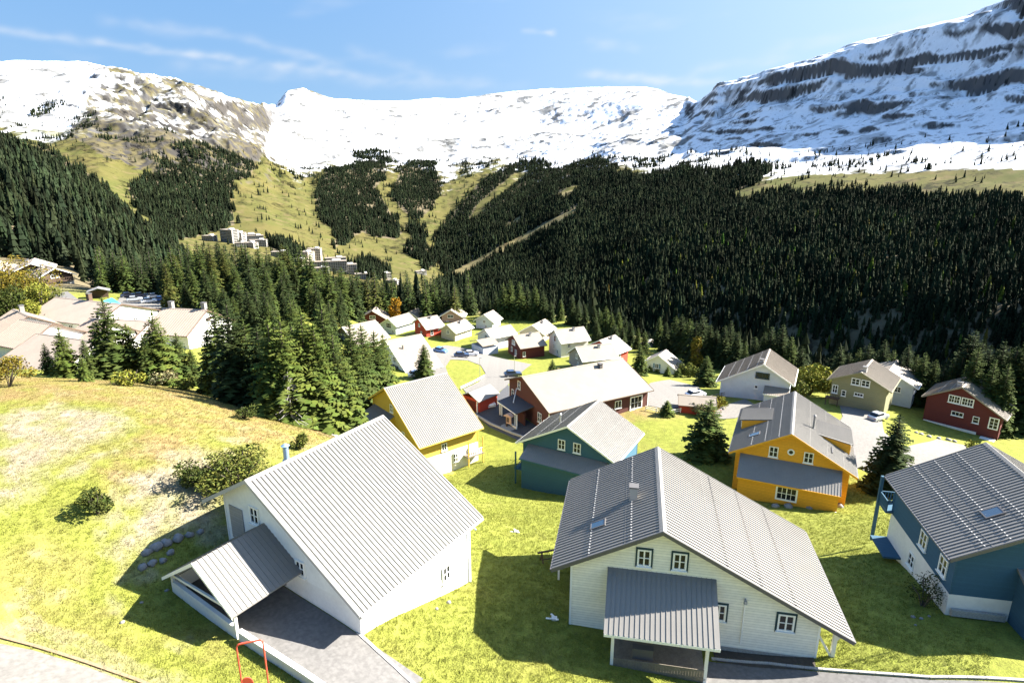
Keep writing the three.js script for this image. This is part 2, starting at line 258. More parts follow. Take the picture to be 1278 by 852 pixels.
// ---------------------------------------------------------------- the land as two sheets sharing one edge, fine in view, coarse behind
const SPLIT_R = 420;
function azList(n, half) { const l = []; for (let i = 0; i <= n; i++) l.push(-half + 2 * half * i / n); const m = 40; for (let i = 1; i < m; i++) l.push(half + (2 * Math.PI - 2 * half) * i / m); return l; }
const HALF = 50 * Math.PI / 180, AZ = azList(860, HALF);
function sheet(name, radii, colour, mat) {
  const na = AZ.length, nr = radii.length, pos = new Float32Array(na * nr * 3), col = new Float32Array(na * nr * 3), uv = new Float32Array(na * nr * 2), idx = new Uint32Array(na * (nr - 1) * 6);
  for (let i = 0; i < na; i++) {
    const az = AZ[i], ap = az > Math.PI ? az - 2 * Math.PI : az, keys = farKeys(ap), sa = Math.sin(az), ca = Math.cos(az);
    for (let j = 0; j < nr; j++) { const r = radii[j], o = (j * na + i); pos[o * 3] = sa * r; pos[o * 3 + 1] = CAM_Y + landPolar(ap, r, keys); pos[o * 3 + 2] = -ca * r; uv[o * 2] = sa * r; uv[o * 2 + 1] = -ca * r; }
  }
  let q = 0;
  for (let j = 0; j < nr - 1; j++) for (let i = 0; i < na; i++) { const i2 = (i + 1) % na, a = j * na + i, b = j * na + i2, c = a + na, d = b + na; idx[q++] = a; idx[q++] = b; idx[q++] = c; idx[q++] = b; idx[q++] = d; idx[q++] = c; }
  const g = new THREE.BufferGeometry(); g.setAttribute('position', new THREE.BufferAttribute(pos, 3)); g.setAttribute('uv', new THREE.BufferAttribute(uv, 2)); g.setIndex(new THREE.BufferAttribute(idx, 1));
  g.computeVertexNormals(); const nor = g.attributes.normal.array;
  for (let i = 0; i < na; i++) { const ap = AZ[i] > Math.PI ? AZ[i] - 2 * Math.PI : AZ[i]; for (let j = 0; j < nr; j++) { const o = j * na + i, c = colour(pos[o * 3], pos[o * 3 + 1], pos[o * 3 + 2], ap, radii[j], nor[o * 3 + 1], nor[o * 3], nor[o * 3 + 2]); col[o * 3] = c[0]; col[o * 3 + 1] = c[1]; col[o * 3 + 2] = c[2]; } }
  g.setAttribute('color', new THREE.BufferAttribute(col, 3));
  const m = new THREE.Mesh(g, mat); m.name = name; m.userData.kind = 'structure'; m.castShadow = m.receiveShadow = true; scene.add(m); return m;
}
// patches of bare and dry ground on the near land, outlines read from the photograph and laid on the land
const worldPoly = (pts, rMin = 12) => pts.map(([x, y]) => { const h = hit(x, y, rMin); return [h.x, h.z]; });
const GRAVEL = [ [[0, 520], [60, 505], [120, 512], [165, 520], [150, 540], [110, 558], [40, 590], [0, 620]], [[0, 625], [45, 592], [60, 600], [0, 640]], [[150, 600], [240, 560], [280, 590], [270, 650], [215, 660], [160, 690], [130, 680], [170, 640]], [[0, 770], [60, 800], [150, 835], [230, 852], [130, 852], [0, 800]] ].map(p => worldPoly(p));
const DRY = [ [[-60, 470], [100, 470], [250, 488], [330, 505], [420, 545], [420, 560], [330, 560], [260, 540], [200, 520], [100, 500], [-60, 510]], [[180, 510], [250, 520], [240, 560], [200, 590], [140, 620], [120, 600], [180, 560]], [[740, 505], [800, 505], [860, 500], [850, 520], [770, 530]], [[520, 555], [570, 545], [575, 562], [530, 580]] ].map(p => worldPoly(p));
const nearIn = (ps, x, z) => { for (const p of ps) if (inside(p, x, z)) return true; return false; };
function softIn(ps, x, z, w) { let s = 0; for (let k = 0; k < 5; k++) { const a = k * 1.2566; if (nearIn(ps, x + Math.cos(a) * w, z + Math.sin(a) * w)) s += 0.2; } return s; }
const LAWN = [0.180, 0.185, 0.036], LAWN2 = [0.145, 0.162, 0.029], DRYC = [0.20, 0.160, 0.058], PALE = [0.27, 0.235, 0.165], EARTH = [0.10, 0.08, 0.05], FLOOR = [0.12, 0.10, 0.06];
const MEANG = 1 / 0.72;
function groundColour(x, y, z, az, r, ny) {
  const n1 = fbm(x / 9, z / 9, 4), n2 = fbm(x / 2.1 + 40, z / 2.1, 3), n3 = fbm(x / 0.6, z / 0.6 + 9, 2);
  let c = mix3(LAWN, LAWN2, clamp(0.45 + 0.7 * n1 + 0.35 * n2));
  c = mix3(c, DRYC, clamp(0.9 * fbm(x / 5 + 80, z / 5, 3) - 0.1) * 0.45);
  if (r < 260) {
    const hill = sstep(-13, -19, x) * sstep(-75, -68, z) * sstep(-24, -30, z);
    if (hill > 0) { c = mix3(c, DRYC, hill * sstep(0.0, 0.4, n1 + 0.5 * n2 + 0.05) * 0.45); c = mix3(c, PALE, hill * sstep(0.12, 0.4, fbm(x / 4 - 7, z / 4 + 3, 4)) * 0.6); }
    const d = softIn(DRY, x + n2 * 2.2, z + n1 * 2.2, 1.2); if (d > 0) c = mix3(c, mix3(DRYC, [0.21, 0.145, 0.065], clamp(0.5 + n1)), d * clamp(0.75 + 0.9 * n2));
    const g = softIn(GRAVEL, x + n2 * 2.4, z + n1 * 2.4, 0.9); if (g > 0) c = mix3(c, mix3(PALE, [0.21, 0.175, 0.115], clamp(0.5 + n3)), g * clamp(0.8 + 1.1 * n2));
    c = mix3(c, EARTH, sstep(0.36, 0.52, n3 + 0.4 * n2) * 0.25);
  }
  if (z < -100 || r > 150) { const e = Math.exp(farKeys(az)[0][0]); c = mix3(c, FLOOR, sstep(e * 0.98, e * 1.08, r)); }
  return c.map(v => v * MEANG);
}
const matGround = new THREE.MeshPhysicalMaterial({ specularIntensity: 0.2, vertexColors: true, map: texGround, bumpMap: texGroundBump, bumpScale: 0.05, roughness: 0.95 });
matGround.map.repeat.set(1 / 7, 1 / 7); matGround.bumpMap.repeat.set(1 / 7, 1 / 7);
const nearR = []; for (let r = 6; r < SPLIT_R; r *= 1.0105) nearR.push(r); nearR.push(SPLIT_R);
sheet('ground', nearR, groundColour, matGround);

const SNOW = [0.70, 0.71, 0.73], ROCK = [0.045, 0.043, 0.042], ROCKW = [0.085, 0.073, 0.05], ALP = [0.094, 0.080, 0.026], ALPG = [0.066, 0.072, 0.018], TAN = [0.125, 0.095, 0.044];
const RIGHT_MEADOW = landZone([[870, 246], [920, 230], [1000, 219], [1278, 213], [1420, 213], [1420, 262], [1278, 250], [1180, 246], [1110, 238], [1000, 236], [930, 252]]);
const PEAK = landZone([[82, 172], [105, 140], [130, 105], [142, 80], [200, 84], [260, 100], [322, 122], [340, 160], [326, 192], [300, 222], [200, 222], [130, 200]], 1700);
function mountainColour(x, y, z, az, r, ny, nx, nz) {
  const lr = Math.log(r), n1 = fbm(x / 90, z / 90, 4), n2 = fbm(x / 28 + 11, z / 28, 3), n3 = fbm(x / 330 - 4, z / 330, 3);
  let c = mix3(ALP, ALPG, clamp(0.5 + 0.9 * n1 + 0.6 * n3)); c = mix3(c, TAN, sstep(0.05, 0.5, n2 + 0.5 * n1) * 0.7);
  const slope = 1 - ny;
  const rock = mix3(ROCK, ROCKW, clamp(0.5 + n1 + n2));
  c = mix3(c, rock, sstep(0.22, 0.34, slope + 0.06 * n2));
  const wall = sstep(azOf(858, 120), azOf(905, 120), az);
  if (inForest(az, lr)) c = mix3([0.11, 0.09, 0.055], [0.14, 0.115, 0.07], clamp(0.5 + n2));
  let s = sstep(-0.035, 0.05, lr - snowR(az) + 0.16 * n1 + 0.10 * n2 + 0.06 * n3);
  if (RIGHT_MEADOW.has(az, lr)) s = 0;
  let pk = 0; if (PEAK.has(az, lr + 0.03 * n2)) { pk = 1; const k = sstep(-0.20, 0.04, n1 * 0.9 + n2 * 0.9 + slope * 0.9 - 0.08); s *= 1 - 0.95 * k; c = mix3(mix3(ROCKW, ALP, clamp(0.5 + 1.2 * n3 + n1)), [0.05, 0.046, 0.042], sstep(0.02, 0.20, slope * 0.8 + 0.8 * n2 - 0.06)); }
  const horn = sstep(0.034, 0.012, Math.abs(az - azOf(386, 120))) * sstep(farKeys(az)[8][0] - 0.10, farKeys(az)[8][0] - 0.05, lr); if (horn) { s *= 1 - horn * sstep(-0.2, 0.1, n1 + n2 + 0.05); }
  if (s > 0) {
    const st = mix(0.26, 0.56, wall * sstep(snowR(az) + 0.25, snowR(az) + 0.4, lr)) + 0.10 * n1; s *= 1 - sstep(st, st + 0.07, slope + 0.10 * n2); c = mix3(c, mix3([0.070, 0.073, 0.080], [0.12, 0.115, 0.11], clamp(0.5 + n1 + n2)), 0.85 * (1 - pk) * sstep(0.0, 0.06, lr - snowR(az)));
    s *= 1 - 0.85 * sstep(0.13, 0.24, fbm(x / 120 + 3, z / 60, 5) + 0.35 * n3) * (1 - 0.5 * wall);
    s *= 1 - 0.7 * sstep(0.19, 0.30, fbm(x / 34, z / 34 + 5, 3) + 0.3 * n3);
  }
  for (const p of PISTE) if (p.has(az, lr) && r < 1900) c = mix3(TAN, [0.19, 0.165, 0.075], clamp(0.5 + n2));
  return mix3(c, SNOW, s).map(v => v * 1.12);
}
const texSpeck = grainTexture(2048, (u, v) => { const a = pn(u, v, 10, 3), b = pn(u, v, 40, 5), d = pn(v, u, 160, 3), k = 0.35 * sstep(0.18, 0.34, b + 0.5 * a) + 0.55 * sstep(0.30, 0.46, d + 0.35 * b + 0.3 * a), c = 0.92 + 0.08 * d - 0.8 * k; return [c, c, c]; });
const matMountain = new THREE.MeshPhysicalMaterial({ specularIntensity: 0.2, vertexColors: true, map: texSpeck, roughness: 0.95 });
matMountain.map.repeat.set(1 / 850, 1 / 850);
const farR = [SPLIT_R]; { let r = SPLIT_R; while (r < 5600) { r *= r < 1500 ? 1.0068 : r < 1980 ? 1.0042 : r < 2820 ? 1.0023 : 1.0044; farR.push(r); } }
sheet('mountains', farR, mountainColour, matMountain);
// ---------------------------------------------------------------- building helpers
const lin = (r, g, b) => new THREE.Color().setRGB(r, g, b);
const taken = new Map();
function numbered(n) { const k = taken.get(n) ?? 0; taken.set(n, k + 1); return k ? `${n}_${String(k).padStart(3, '0')}` : n; }
function tag(o, label, category, group, kind) { o.userData.label = label; if (category) o.userData.category = category; if (group) o.userData.group = group; if (kind) o.userData.kind = kind; return o; }
function planarUV(g) {
  const p = g.attributes.position.array, n = g.attributes.normal.array, uv = new Float32Array(p.length / 3 * 2);
  for (let i = 0; i < p.length / 3; i++) { const ax = Math.abs(n[i * 3]), ay = Math.abs(n[i * 3 + 1]), az = Math.abs(n[i * 3 + 2]); const x = p[i * 3], y = p[i * 3 + 1], z = p[i * 3 + 2]; if (az >= ax && az >= ay) { uv[i * 2] = x; uv[i * 2 + 1] = y; } else if (ax >= ay) { uv[i * 2] = z; uv[i * 2 + 1] = y; } else { uv[i * 2] = x; uv[i * 2 + 1] = z; } }
  g.setAttribute('uv', new THREE.BufferAttribute(uv, 2)); return g;
}
function flat(g) { g = g.index ? g.toNonIndexed() : g; for (const k of Object.keys(g.attributes)) if (!['position', 'normal'].includes(k)) g.deleteAttribute(k); g.morphAttributes = {}; return g; }
function mesh(name, geos, mat, parent, kind) {
  const list = (Array.isArray(geos) ? geos : [geos]).filter(Boolean).map(flat);
  const g = planarUV(list.length > 1 ? mergeGeometries(list) : list[0]);
  const m = new THREE.Mesh(g, mat); m.name = name; m.castShadow = m.receiveShadow = true; if (kind) m.userData.kind = kind; (parent || scene).add(m); return m;
}
const _m = new THREE.Matrix4(), _e = new THREE.Euler();
function box(w, h, d, x = 0, y = 0, z = 0, rx = 0, ry = 0, rz = 0) { const g = flat(new THREE.BoxGeometry(w, h, d)); g.applyMatrix4(_m.makeRotationFromEuler(_e.set(rx, ry, rz)).setPosition(x, y, z)); return g; }
function cyl(r0, r1, h, x = 0, y = 0, z = 0, seg = 10, rx = 0, rz = 0) { const g = flat(new THREE.CylinderGeometry(r1, r0, h, seg)); g.applyMatrix4(_m.makeRotationFromEuler(_e.set(rx, 0, rz)).setPosition(x, y, z)); return g; }
function bar(a, b, w, h = w) { const A = new THREE.Vector3(...a), B = new THREE.Vector3(...b), d = B.clone().sub(A), l = d.length(); const g = flat(new THREE.BoxGeometry(w, h, l)); const q = new THREE.Quaternion().setFromRotationMatrix(new THREE.Matrix4().lookAt(B, A, Math.abs(d.y) / l > 0.99 ? new THREE.Vector3(1, 0, 0) : new THREE.Vector3(0, 1, 0))); g.applyQuaternion(q); const c = A.add(B).multiplyScalar(0.5); g.translate(c.x, c.y, c.z); return g; }
// prism: polygon in x-y pushed from z0 to z1
function prism(poly, z0, z1) {
  let area = 0; for (let i = 0; i < poly.length; i++) { const a = poly[i], b = poly[(i + 1) % poly.length]; area += a[0] * b[1] - b[0] * a[1]; }
  const P = area < 0 ? [...poly].reverse() : poly, v = P.map(p => new THREE.Vector2(p[0], p[1])), tri = THREE.ShapeUtils.triangulateShape(v, []), out = [];
  const zl = Math.min(z0, z1), zh = Math.max(z0, z1), push = (p, z) => out.push(p[0], p[1], z);
  for (const t of tri) { push(P[t[0]], zh); push(P[t[1]], zh); push(P[t[2]], zh); push(P[t[2]], zl); push(P[t[1]], zl); push(P[t[0]], zl); }
  for (let i = 0; i < P.length; i++) { const a = P[i], b = P[(i + 1) % P.length]; push(a, zl); push(b, zl); push(b, zh); push(a, zl); push(b, zh); push(a, zh); }
  const g = new THREE.BufferGeometry(); g.setAttribute('position', new THREE.BufferAttribute(new Float32Array(out), 3)); g.computeVertexNormals(); return g;
}
// the same prism lying along x: polygon in z-y
function prismX(poly, x0, x1) { const g = prism(poly.map(([z, y]) => [-z, y]), x0, x1); g.rotateY(Math.PI / 2); return g; }   // (-z,y,x) -> (x,y,z)

// ---------------------------------------------------------------- materials
const texWood = grainTexture(512, (u, v) => { const c = 0.84 + 0.22 * pn(u, v, 24, 4) + 0.16 * pn(u, v, 6, 3); return [c, c, c]; }, { repeat: [0.5, 0.5] });
const texStain = grainTexture(512, (u, v) => { const a = pn(u, v, 5, 5), b = pn(u, v, 40, 3), c = 0.90 + 0.09 * a + 0.06 * b; return [c, c * 0.995, c * 0.98]; }, { repeat: [0.16, 0.16] });
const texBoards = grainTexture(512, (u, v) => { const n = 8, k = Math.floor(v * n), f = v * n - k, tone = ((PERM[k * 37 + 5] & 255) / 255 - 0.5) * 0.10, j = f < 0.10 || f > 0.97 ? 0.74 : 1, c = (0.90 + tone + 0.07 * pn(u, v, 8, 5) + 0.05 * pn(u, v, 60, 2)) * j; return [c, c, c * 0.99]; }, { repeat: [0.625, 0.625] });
const texSiding = grainTexture(256, (u, v) => { const f = (v * 8) % 1, c = f < 0.12 ? 0.1 : 0.35 + 0.6 * f; return [c, c, c]; }, { repeat: [0.625, 0.625] });
const texRib = grainTexture(256, (u) => { const f = (u * 4) % 1, c = f < 0.09 ? 1 : 0.1; return [c, c, c]; });
const std = (c, o = {}) => new THREE.MeshStandardMaterial({ color: c, roughness: 0.85, ...o });
const M = {
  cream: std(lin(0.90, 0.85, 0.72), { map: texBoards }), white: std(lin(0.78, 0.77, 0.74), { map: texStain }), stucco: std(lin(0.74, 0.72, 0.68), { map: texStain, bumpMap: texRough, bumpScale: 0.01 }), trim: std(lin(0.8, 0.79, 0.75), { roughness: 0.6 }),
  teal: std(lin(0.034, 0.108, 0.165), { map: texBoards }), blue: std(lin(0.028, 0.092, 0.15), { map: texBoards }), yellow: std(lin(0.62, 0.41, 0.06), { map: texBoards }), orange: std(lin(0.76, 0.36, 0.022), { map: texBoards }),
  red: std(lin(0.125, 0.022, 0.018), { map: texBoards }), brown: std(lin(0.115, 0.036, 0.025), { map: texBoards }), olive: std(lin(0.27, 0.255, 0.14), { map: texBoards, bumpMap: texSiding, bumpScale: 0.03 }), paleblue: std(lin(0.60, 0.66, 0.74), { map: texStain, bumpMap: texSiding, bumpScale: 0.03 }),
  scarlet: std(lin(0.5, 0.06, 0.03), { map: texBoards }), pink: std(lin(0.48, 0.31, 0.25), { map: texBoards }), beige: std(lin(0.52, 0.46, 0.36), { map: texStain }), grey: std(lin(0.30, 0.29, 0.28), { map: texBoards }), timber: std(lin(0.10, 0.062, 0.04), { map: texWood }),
  roof: std(lin(0.205, 0.193, 0.178), { map: texStain, roughness: 0.5 }), roofDark: std(lin(0.10, 0.10, 0.11), { map: texStain, roughness: 0.5 }), roofCream: std(lin(0.235, 0.197, 0.155), { map: texStain, roughness: 0.6 }), roofTan: std(lin(0.33, 0.265, 0.215), { map: texStain, roughness: 0.8 }),
  seam: std(lin(0.235, 0.225, 0.22), { roughness: 0.5 }), metal: std(lin(0.5, 0.52, 0.54), { metalness: 0.8, roughness: 0.35 }), guard: std(lin(0.34, 0.33, 0.32), { roughness: 0.5 }), barge: std(lin(0.09, 0.085, 0.085), { roughness: 0.6 }),
  glass: new THREE.MeshPhysicalMaterial({ color: lin(0.014, 0.016, 0.019), roughness: 0.08, specularIntensity: 0.7 }), skyGlass: new THREE.MeshPhysicalMaterial({ color: lin(0.03, 0.06, 0.10), roughness: 0.05, clearcoat: 1 }), greenTrim: std(lin(0.018, 0.045, 0.05)), plank: std(lin(0.20, 0.17, 0.13), { map: texWood }),
  concrete: std(lin(0.40, 0.38, 0.34), { map: texRough, bumpMap: texRough, bumpScale: 0.01 }), stone: std(lin(0.26, 0.25, 0.24), { map: texRough }), post: std(lin(0.76, 0.74, 0.68)), shutter: std(lin(0.16, 0.26, 0.34)),
};

// ---------------------------------------------------------------- a chalet: base, two roof slopes, walls with boards, windows
// p = ridge front end (x, y, z from the camera), yaw, length, left and right half widths, left and right slopes
function chalet(o) {
  const [px, py, pz, yaw, L, a, b, tl, tr] = o.p, Hr = py - o.base, og = o.og ?? 0.7, wl = o.wl ?? a - 0.8, wr = o.wr ?? b - 0.8, zf = -og, zb = -(L - og);
  const g = new THREE.Group(); g.name = numbered(o.name); g.position.set(px, CAM_Y + o.base, pz); g.rotation.y = yaw; scene.add(g); tag(g, o.label, o.cat ?? 'house', o.group);
  const near = o.near, T = 0.17, roofAt = x => Hr - (x < 0 ? -x * tl : x * tr), under = x => roofAt(x) - T - 0.01;
  const ctx = { g, Hr, og, wl, wr, zf, zb, L, a, b, tl, tr, roofAt, o };
  // walls
  const split = o.split != null ? Hr + o.split : null;
  const core = [[-wl, 0], [wr, 0], [wr, under(wr)], [0, under(0)], [-wl, under(-wl)]];
  mesh('wall', prism(core, zf, zb), o.wall, g);
  if (near || o.boards) {   // boards: tilted courses, each lapping the one below
    const st = 0.2, geo = [], lo = split ?? o.boardLow ?? 0.0;
    const quadG = (A, B, C, D) => { const v = new Float32Array([...A, ...B, ...C, ...A, ...C, ...D]), q = new THREE.BufferGeometry(); q.setAttribute('position', new THREE.BufferAttribute(v, 3)); q.computeVertexNormals(); return q; };
    const course = (x0, x1, y0, y1, x2, x3, z, s) => { const e = 0.05, t = 0.004; geo.push(quadG([x0, y0, z + s * e], [x1, y0, z + s * e], [x3, y1, z + s * t], [x2, y1, z + s * t]), quadG([x0, y0, z + s * t], [x1, y0, z + s * t], [x1, y0, z + s * e], [x0, y0, z + s * e])); };
    const span = y => { let l = -wl, r = wr; if (y > under(-wl)) l = -(Hr - T - 0.01 - y) / tl; if (y > under(wr)) r = (Hr - T - 0.01 - y) / tr; return [l, r]; };
    for (let y = lo; y < under(0) - 0.05; y += st) { const y1 = Math.min(y + st, under(0)); const [l0, r0] = span(y), [l1, r1] = span(y1); if (r0 > l0) { course(l0, r0, y, y1, l1, r1, zf, 1); course(l0, r0, y, y1, l1, r1, zb, -1); } }
    const side = (x, s, top) => { for (let y = lo; y < top - 0.02; y += st) { const y1 = Math.min(y + st, top), e = x + s * 0.05, t = x + s * 0.004; geo.push(quadG([e, y, zf], [e, y, zb], [t, y1, zb], [t, y1, zf]), quadG([t, y, zf], [t, y, zb], [e, y, zb], [e, y, zf])); } };
    side(wr, 1, under(wr)); side(-wl, -1, under(-wl));
    mesh('siding', geo, o.wall, g, 'stuff');
    for (const [x, z] of [[-wl, zf], [wr, zf], [-wl, zb], [wr, zb]]) mesh('corner_board', box(0.14, under(x) - lo, 0.14, x, (under(x) + lo) / 2, z), o.corner ?? o.wall, g);
  }
  if (split != null) mesh('lower_wall', box(wl + wr + 0.12, split, zf - zb + 0.12, (wr - wl) / 2, split / 2, (zf + zb) / 2), o.lower ?? M.stucco, g);
  // roof
  const slab = (s, w, t, z0, z1) => prism([[0, Hr], [s * w, Hr - w * t], [s * w, Hr - w * t - T], [0, Hr - T]], z0, z1);
  const roof = mesh('roof', [slab(-1, a, tl, 0, -L), slab(1, b, tr, 0, -L)], o.roof ?? M.roof, g);
  const ribs = (s, w, t, z0, z1, step, y0 = Hr, x0 = 0) => { const n = Math.max(2, Math.round((z0 - z1) / step)), out = []; for (let i = 0; i <= n; i++) { const z = mix(z0 - 0.03, z1 + 0.03, i / n); out.push(prism([[s * x0, y0 + 0.075], [s * (x0 + w), y0 - w * t + 0.075], [s * (x0 + w), y0 - w * t - 0.01], [s * x0, y0 - 0.01]], z - 0.028, z + 0.028)); } return out; };
  ctx.ribs = ribs;
  if (near || o.ribs) mesh('roof_seam', [...ribs(-1, a, tl, 0, -L, o.ribStep ?? 0.34), ...ribs(1, b, tr, 0, -L, o.ribStep ?? 0.34)], o.roof ?? M.roof, roof, 'stuff');
  if (near) mesh('sheet_lap', [[-1, a, tl, 0.33], [-1, a, tl, 0.66], [1, b, tr, 0.28], [1, b, tr, 0.55], [1, b, tr, 0.8]].map(([s, w, t, f]) => prism([[s * w * f, Hr - w * f * t + 0.002], [s * w * f, Hr - w * f * t + 0.03], [s * (w * f + 0.05), Hr - (w * f + 0.05) * t + 0.03], [s * (w * f + 0.05), Hr - (w * f + 0.05) * t + 0.002]], -0.03, -L + 0.03)), o.roof ?? M.roof, roof);
  mesh('ridge_cap', prism([[-0.24, Hr - 0.24 * tl + 0.06], [0, Hr + 0.075], [0.24, Hr - 0.24 * tr + 0.06], [0.24, Hr - 0.24 * tr + 0.02], [0, Hr + 0.03], [-0.24, Hr - 0.24 * tl + 0.02]], 0.02, -L - 0.02), o.roof ?? M.roof, roof);
  for (const [z, zz] of [[0.0, 0.05], [-L - 0.05, -L]]) for (const [s, w, t] of [[-1, a, tl], [1, b, tr]]) mesh('bargeboard', prism([[0, Hr + 0.05], [s * w, Hr - w * t + 0.05], [s * w, Hr - w * t - 0.24], [0, Hr - 0.24]], z + 0.003, zz + 0.003), o.barge ?? M.barge, g);
  for (const [s, w, t] of [[-1, a, tl], [1, b, tr]]) mesh('gutter', prism([[s * (w + 0.005), Hr - w * t - 0.02], [s * (w + 0.12), Hr - w * t - 0.04], [s * (w + 0.12), Hr - w * t - 0.15], [s * (w + 0.005), Hr - w * t - 0.19]], -0.02, -L + 0.02), o.gutter ?? o.barge ?? M.barge, roof);
  if (o.guards) for (const [s, f] of o.guards) { const w = s < 0 ? a : b, t = s < 0 ? tl : tr, out = [], n = Math.round(L / 0.34); for (let i = 1; i < n; i++) out.push(box(0.11, 0.1, 0.09, s * w * f + (i % 2) * 0.03, Hr - w * f * t + 0.05, -i * L / n)); mesh('snow_guard', out, s < 0 ? M.guard : o.roof ?? M.roof, roof, 'stuff'); }
  for (const w of o.win ?? []) ctx.win(...w);
  if (o.extra) o.extra(ctx);
  g.userData.box = { x: px, z: pz, c: Math.cos(yaw), s: Math.sin(yaw), wl, wr, L };
  return g;
}
// frames for openings: the face gives where and which way
function placer(ctx, face, u, y) {
  const h = new THREE.Group(); const e = 0.05;
  if (face === 'front') return { p: [u, y, ctx.zf + e], r: 0 }; if (face === 'back') return { p: [u, y, ctx.zb - e], r: Math.PI };
  if (face === 'right') return { p: [ctx.wr + e, y, u], r: Math.PI / 2 }; return { p: [-ctx.wl - e, y, u], r: -Math.PI / 2 };
}
const winCache = new Map();
function windowPart(parent, name, p, r, w, h, nx, ny, o = {}) {
  const key = [w, h, nx, ny, o.fw ?? 0.11, o.sill ?? 1].join();
  let c = winCache.get(key);
  const fw = o.fw ?? 0.11, mw = 0.055;
  if (!c) {
    const f = [box(w, fw, 0.1, 0, h / 2 - fw / 2, 0.03), box(w, fw, 0.1, 0, -h / 2 + fw / 2, 0.03), box(fw, h - 2 * fw, 0.1, -w / 2 + fw / 2, 0, 0.03), box(fw, h - 2 * fw, 0.1, w / 2 - fw / 2, 0, 0.03)];
    const iw = w - 2 * fw, ih = h - 2 * fw, panes = [];
    for (let i = 1; i < nx; i++) f.push(box(i * 2 === nx ? mw * 1.8 : mw, ih, 0.07, -iw / 2 + iw * i / nx, 0, 0.03));
    for (let j = 1; j < ny; j++) f.push(box(iw, mw, 0.062, 0, -ih / 2 + ih * j / ny, 0.03));
    c = { frame: planarUV(mergeGeometries(f.map(flat))), sill: planarUV(box(w + 0.16, 0.07, 0.2, 0, -h / 2 - 0.035, 0.07)), pane: planarUV(box(iw / nx - mw, ih / ny - mw, 0.02, 0, 0, 0)), spots: [] };
    for (let i = 0; i < nx; i++) for (let j = 0; j < ny; j++) c.spots.push([-iw / 2 + iw * (i + 0.5) / nx, -ih / 2 + ih * (j + 0.5) / ny]);
    winCache.set(key, c);
  }
  const mk = (n, geo, mat, par) => { const m = new THREE.Mesh(geo, mat); m.name = n; m.castShadow = m.receiveShadow = true; par.add(m); return m; };
  const W = mk(name, c.frame, o.frame ?? M.trim, parent); W.position.set(...p); W.rotation.y = r;
  for (const [x, y] of c.spots) { const q = mk('pane', c.pane, M.glass, W); q.position.set(x, y, 0.012); }
  if (o.sill ?? 1) mk('sill', c.sill, o.frame ?? M.trim, W);
  if (o.trim) { const t = 0.12; mesh('window_trim', [box(t, h + 2 * t, 0.05, -w / 2 - t / 2, 0, 0.02), box(t, h + 2 * t, 0.05, w / 2 + t / 2, 0, 0.02), box(w, t, 0.05, 0, h / 2 + t / 2, 0.02), box(w, t * 0.6, 0.05, 0, -h / 2 - 0.07 - t * 0.3, 0.02)], o.trim, W); }
  if (o.shutters) for (const s of [-1, 1]) mesh('shutter', box(w * 0.42, h, 0.05, s * (w / 2 + w * 0.23), 0, 0.03), o.shutters, W);
  return W;
}
function addWins(ctx, list) { for (const [face, u, dy, w, h, nx = 2, ny = 2, o = {}] of list) { const q = placer(ctx, face, u, ctx.Hr + dy); windowPart(ctx.g, o.door ? 'door' : 'window', q.p, q.r, w, h, nx, ny, o.door ? { ...o, sill: 0 } : o); } }
// lean-to roof in front of the gable, between x0 and x1, from the wall out to z1
function leanTo(ctx, x0, x1, dyTop, dyBot, z1, o = {}) {
  const { g, Hr, zf } = ctx, y0 = Hr + dyTop, y1 = Hr + dyBot, z0 = zf + 0.035, t = 0.13, mat = o.roof ?? M.roof, n = Math.round((x1 - x0) / (o.step ?? 0.34)), w = (x1 - x0) / n;
  const R = mesh(o.name ?? 'porch_roof', prismX([[z0, y0], [z1, y1], [z1, y1 - t], [z0, y0 - t]], x0, x1), mat, g);
  if (o.sheets) {            // sheets one by one, each with its raised edge
    const sg = planarUV(flat(mergeGeometries([prismX([[z0 + 0.01, y0 + 0.014], [z1 + 0.04, y1 + 0.014], [z1 + 0.04, y1 + 0.002], [z0 + 0.01, y0 + 0.002]], 0.012, w - 0.012), prismX([[z0 + 0.01, y0 + 0.06], [z1 + 0.04, y1 + 0.06], [z1 + 0.04, y1 + 0.003], [z0 + 0.01, y0 + 0.003]], -0.02, 0.018)].map(flat))));
    for (let i = 0; i < n; i++) { const m = new THREE.Mesh(sg, mat); m.name = 'roof_sheet'; m.position.x = x0 + i * w; m.castShadow = m.receiveShadow = true; R.add(m); }
  } else { const out = []; for (let i = 0; i <= n; i++) { const x = mix(x0 + 0.02, x1 - 0.02, i / n); out.push(prismX([[z0, y0 + 0.045], [z1, y1 + 0.045], [z1, y1 - 0.01], [z0, y0 - 0.01]], x - 0.02, x + 0.02)); } mesh('roof_seam', out, mat, R, 'stuff'); }
  mesh('fascia', box(x1 - x0 + 0.02, 0.2, 0.05, (x0 + x1) / 2, y1 - 0.1, z1 + 0.028), o.fascia ?? M.barge, R);
  if (o.wall) { const zi = z1 - 0.35, yt = y1 - t - 0.02; mesh('porch_wall', prismX([[z0, 0], [zi, 0], [zi, yt + (y0 - y1) / (z1 - z0) * 0.35 - 0.02], [z0, y0 - t - 0.02]], x0 + 0.2, x1 - 0.2), o.wall, g); const gg = []; for (let y = 0.1; y < yt - 0.1; y += 0.2) gg.push(prismX([[zi, y], [zi + 0.03, y], [zi + 0.006, y + 0.2], [zi, y + 0.2]], x0 + 0.2, x1 - 0.2)); mesh('siding', gg, o.wall, g, 'stuff'); }
  return R;
}
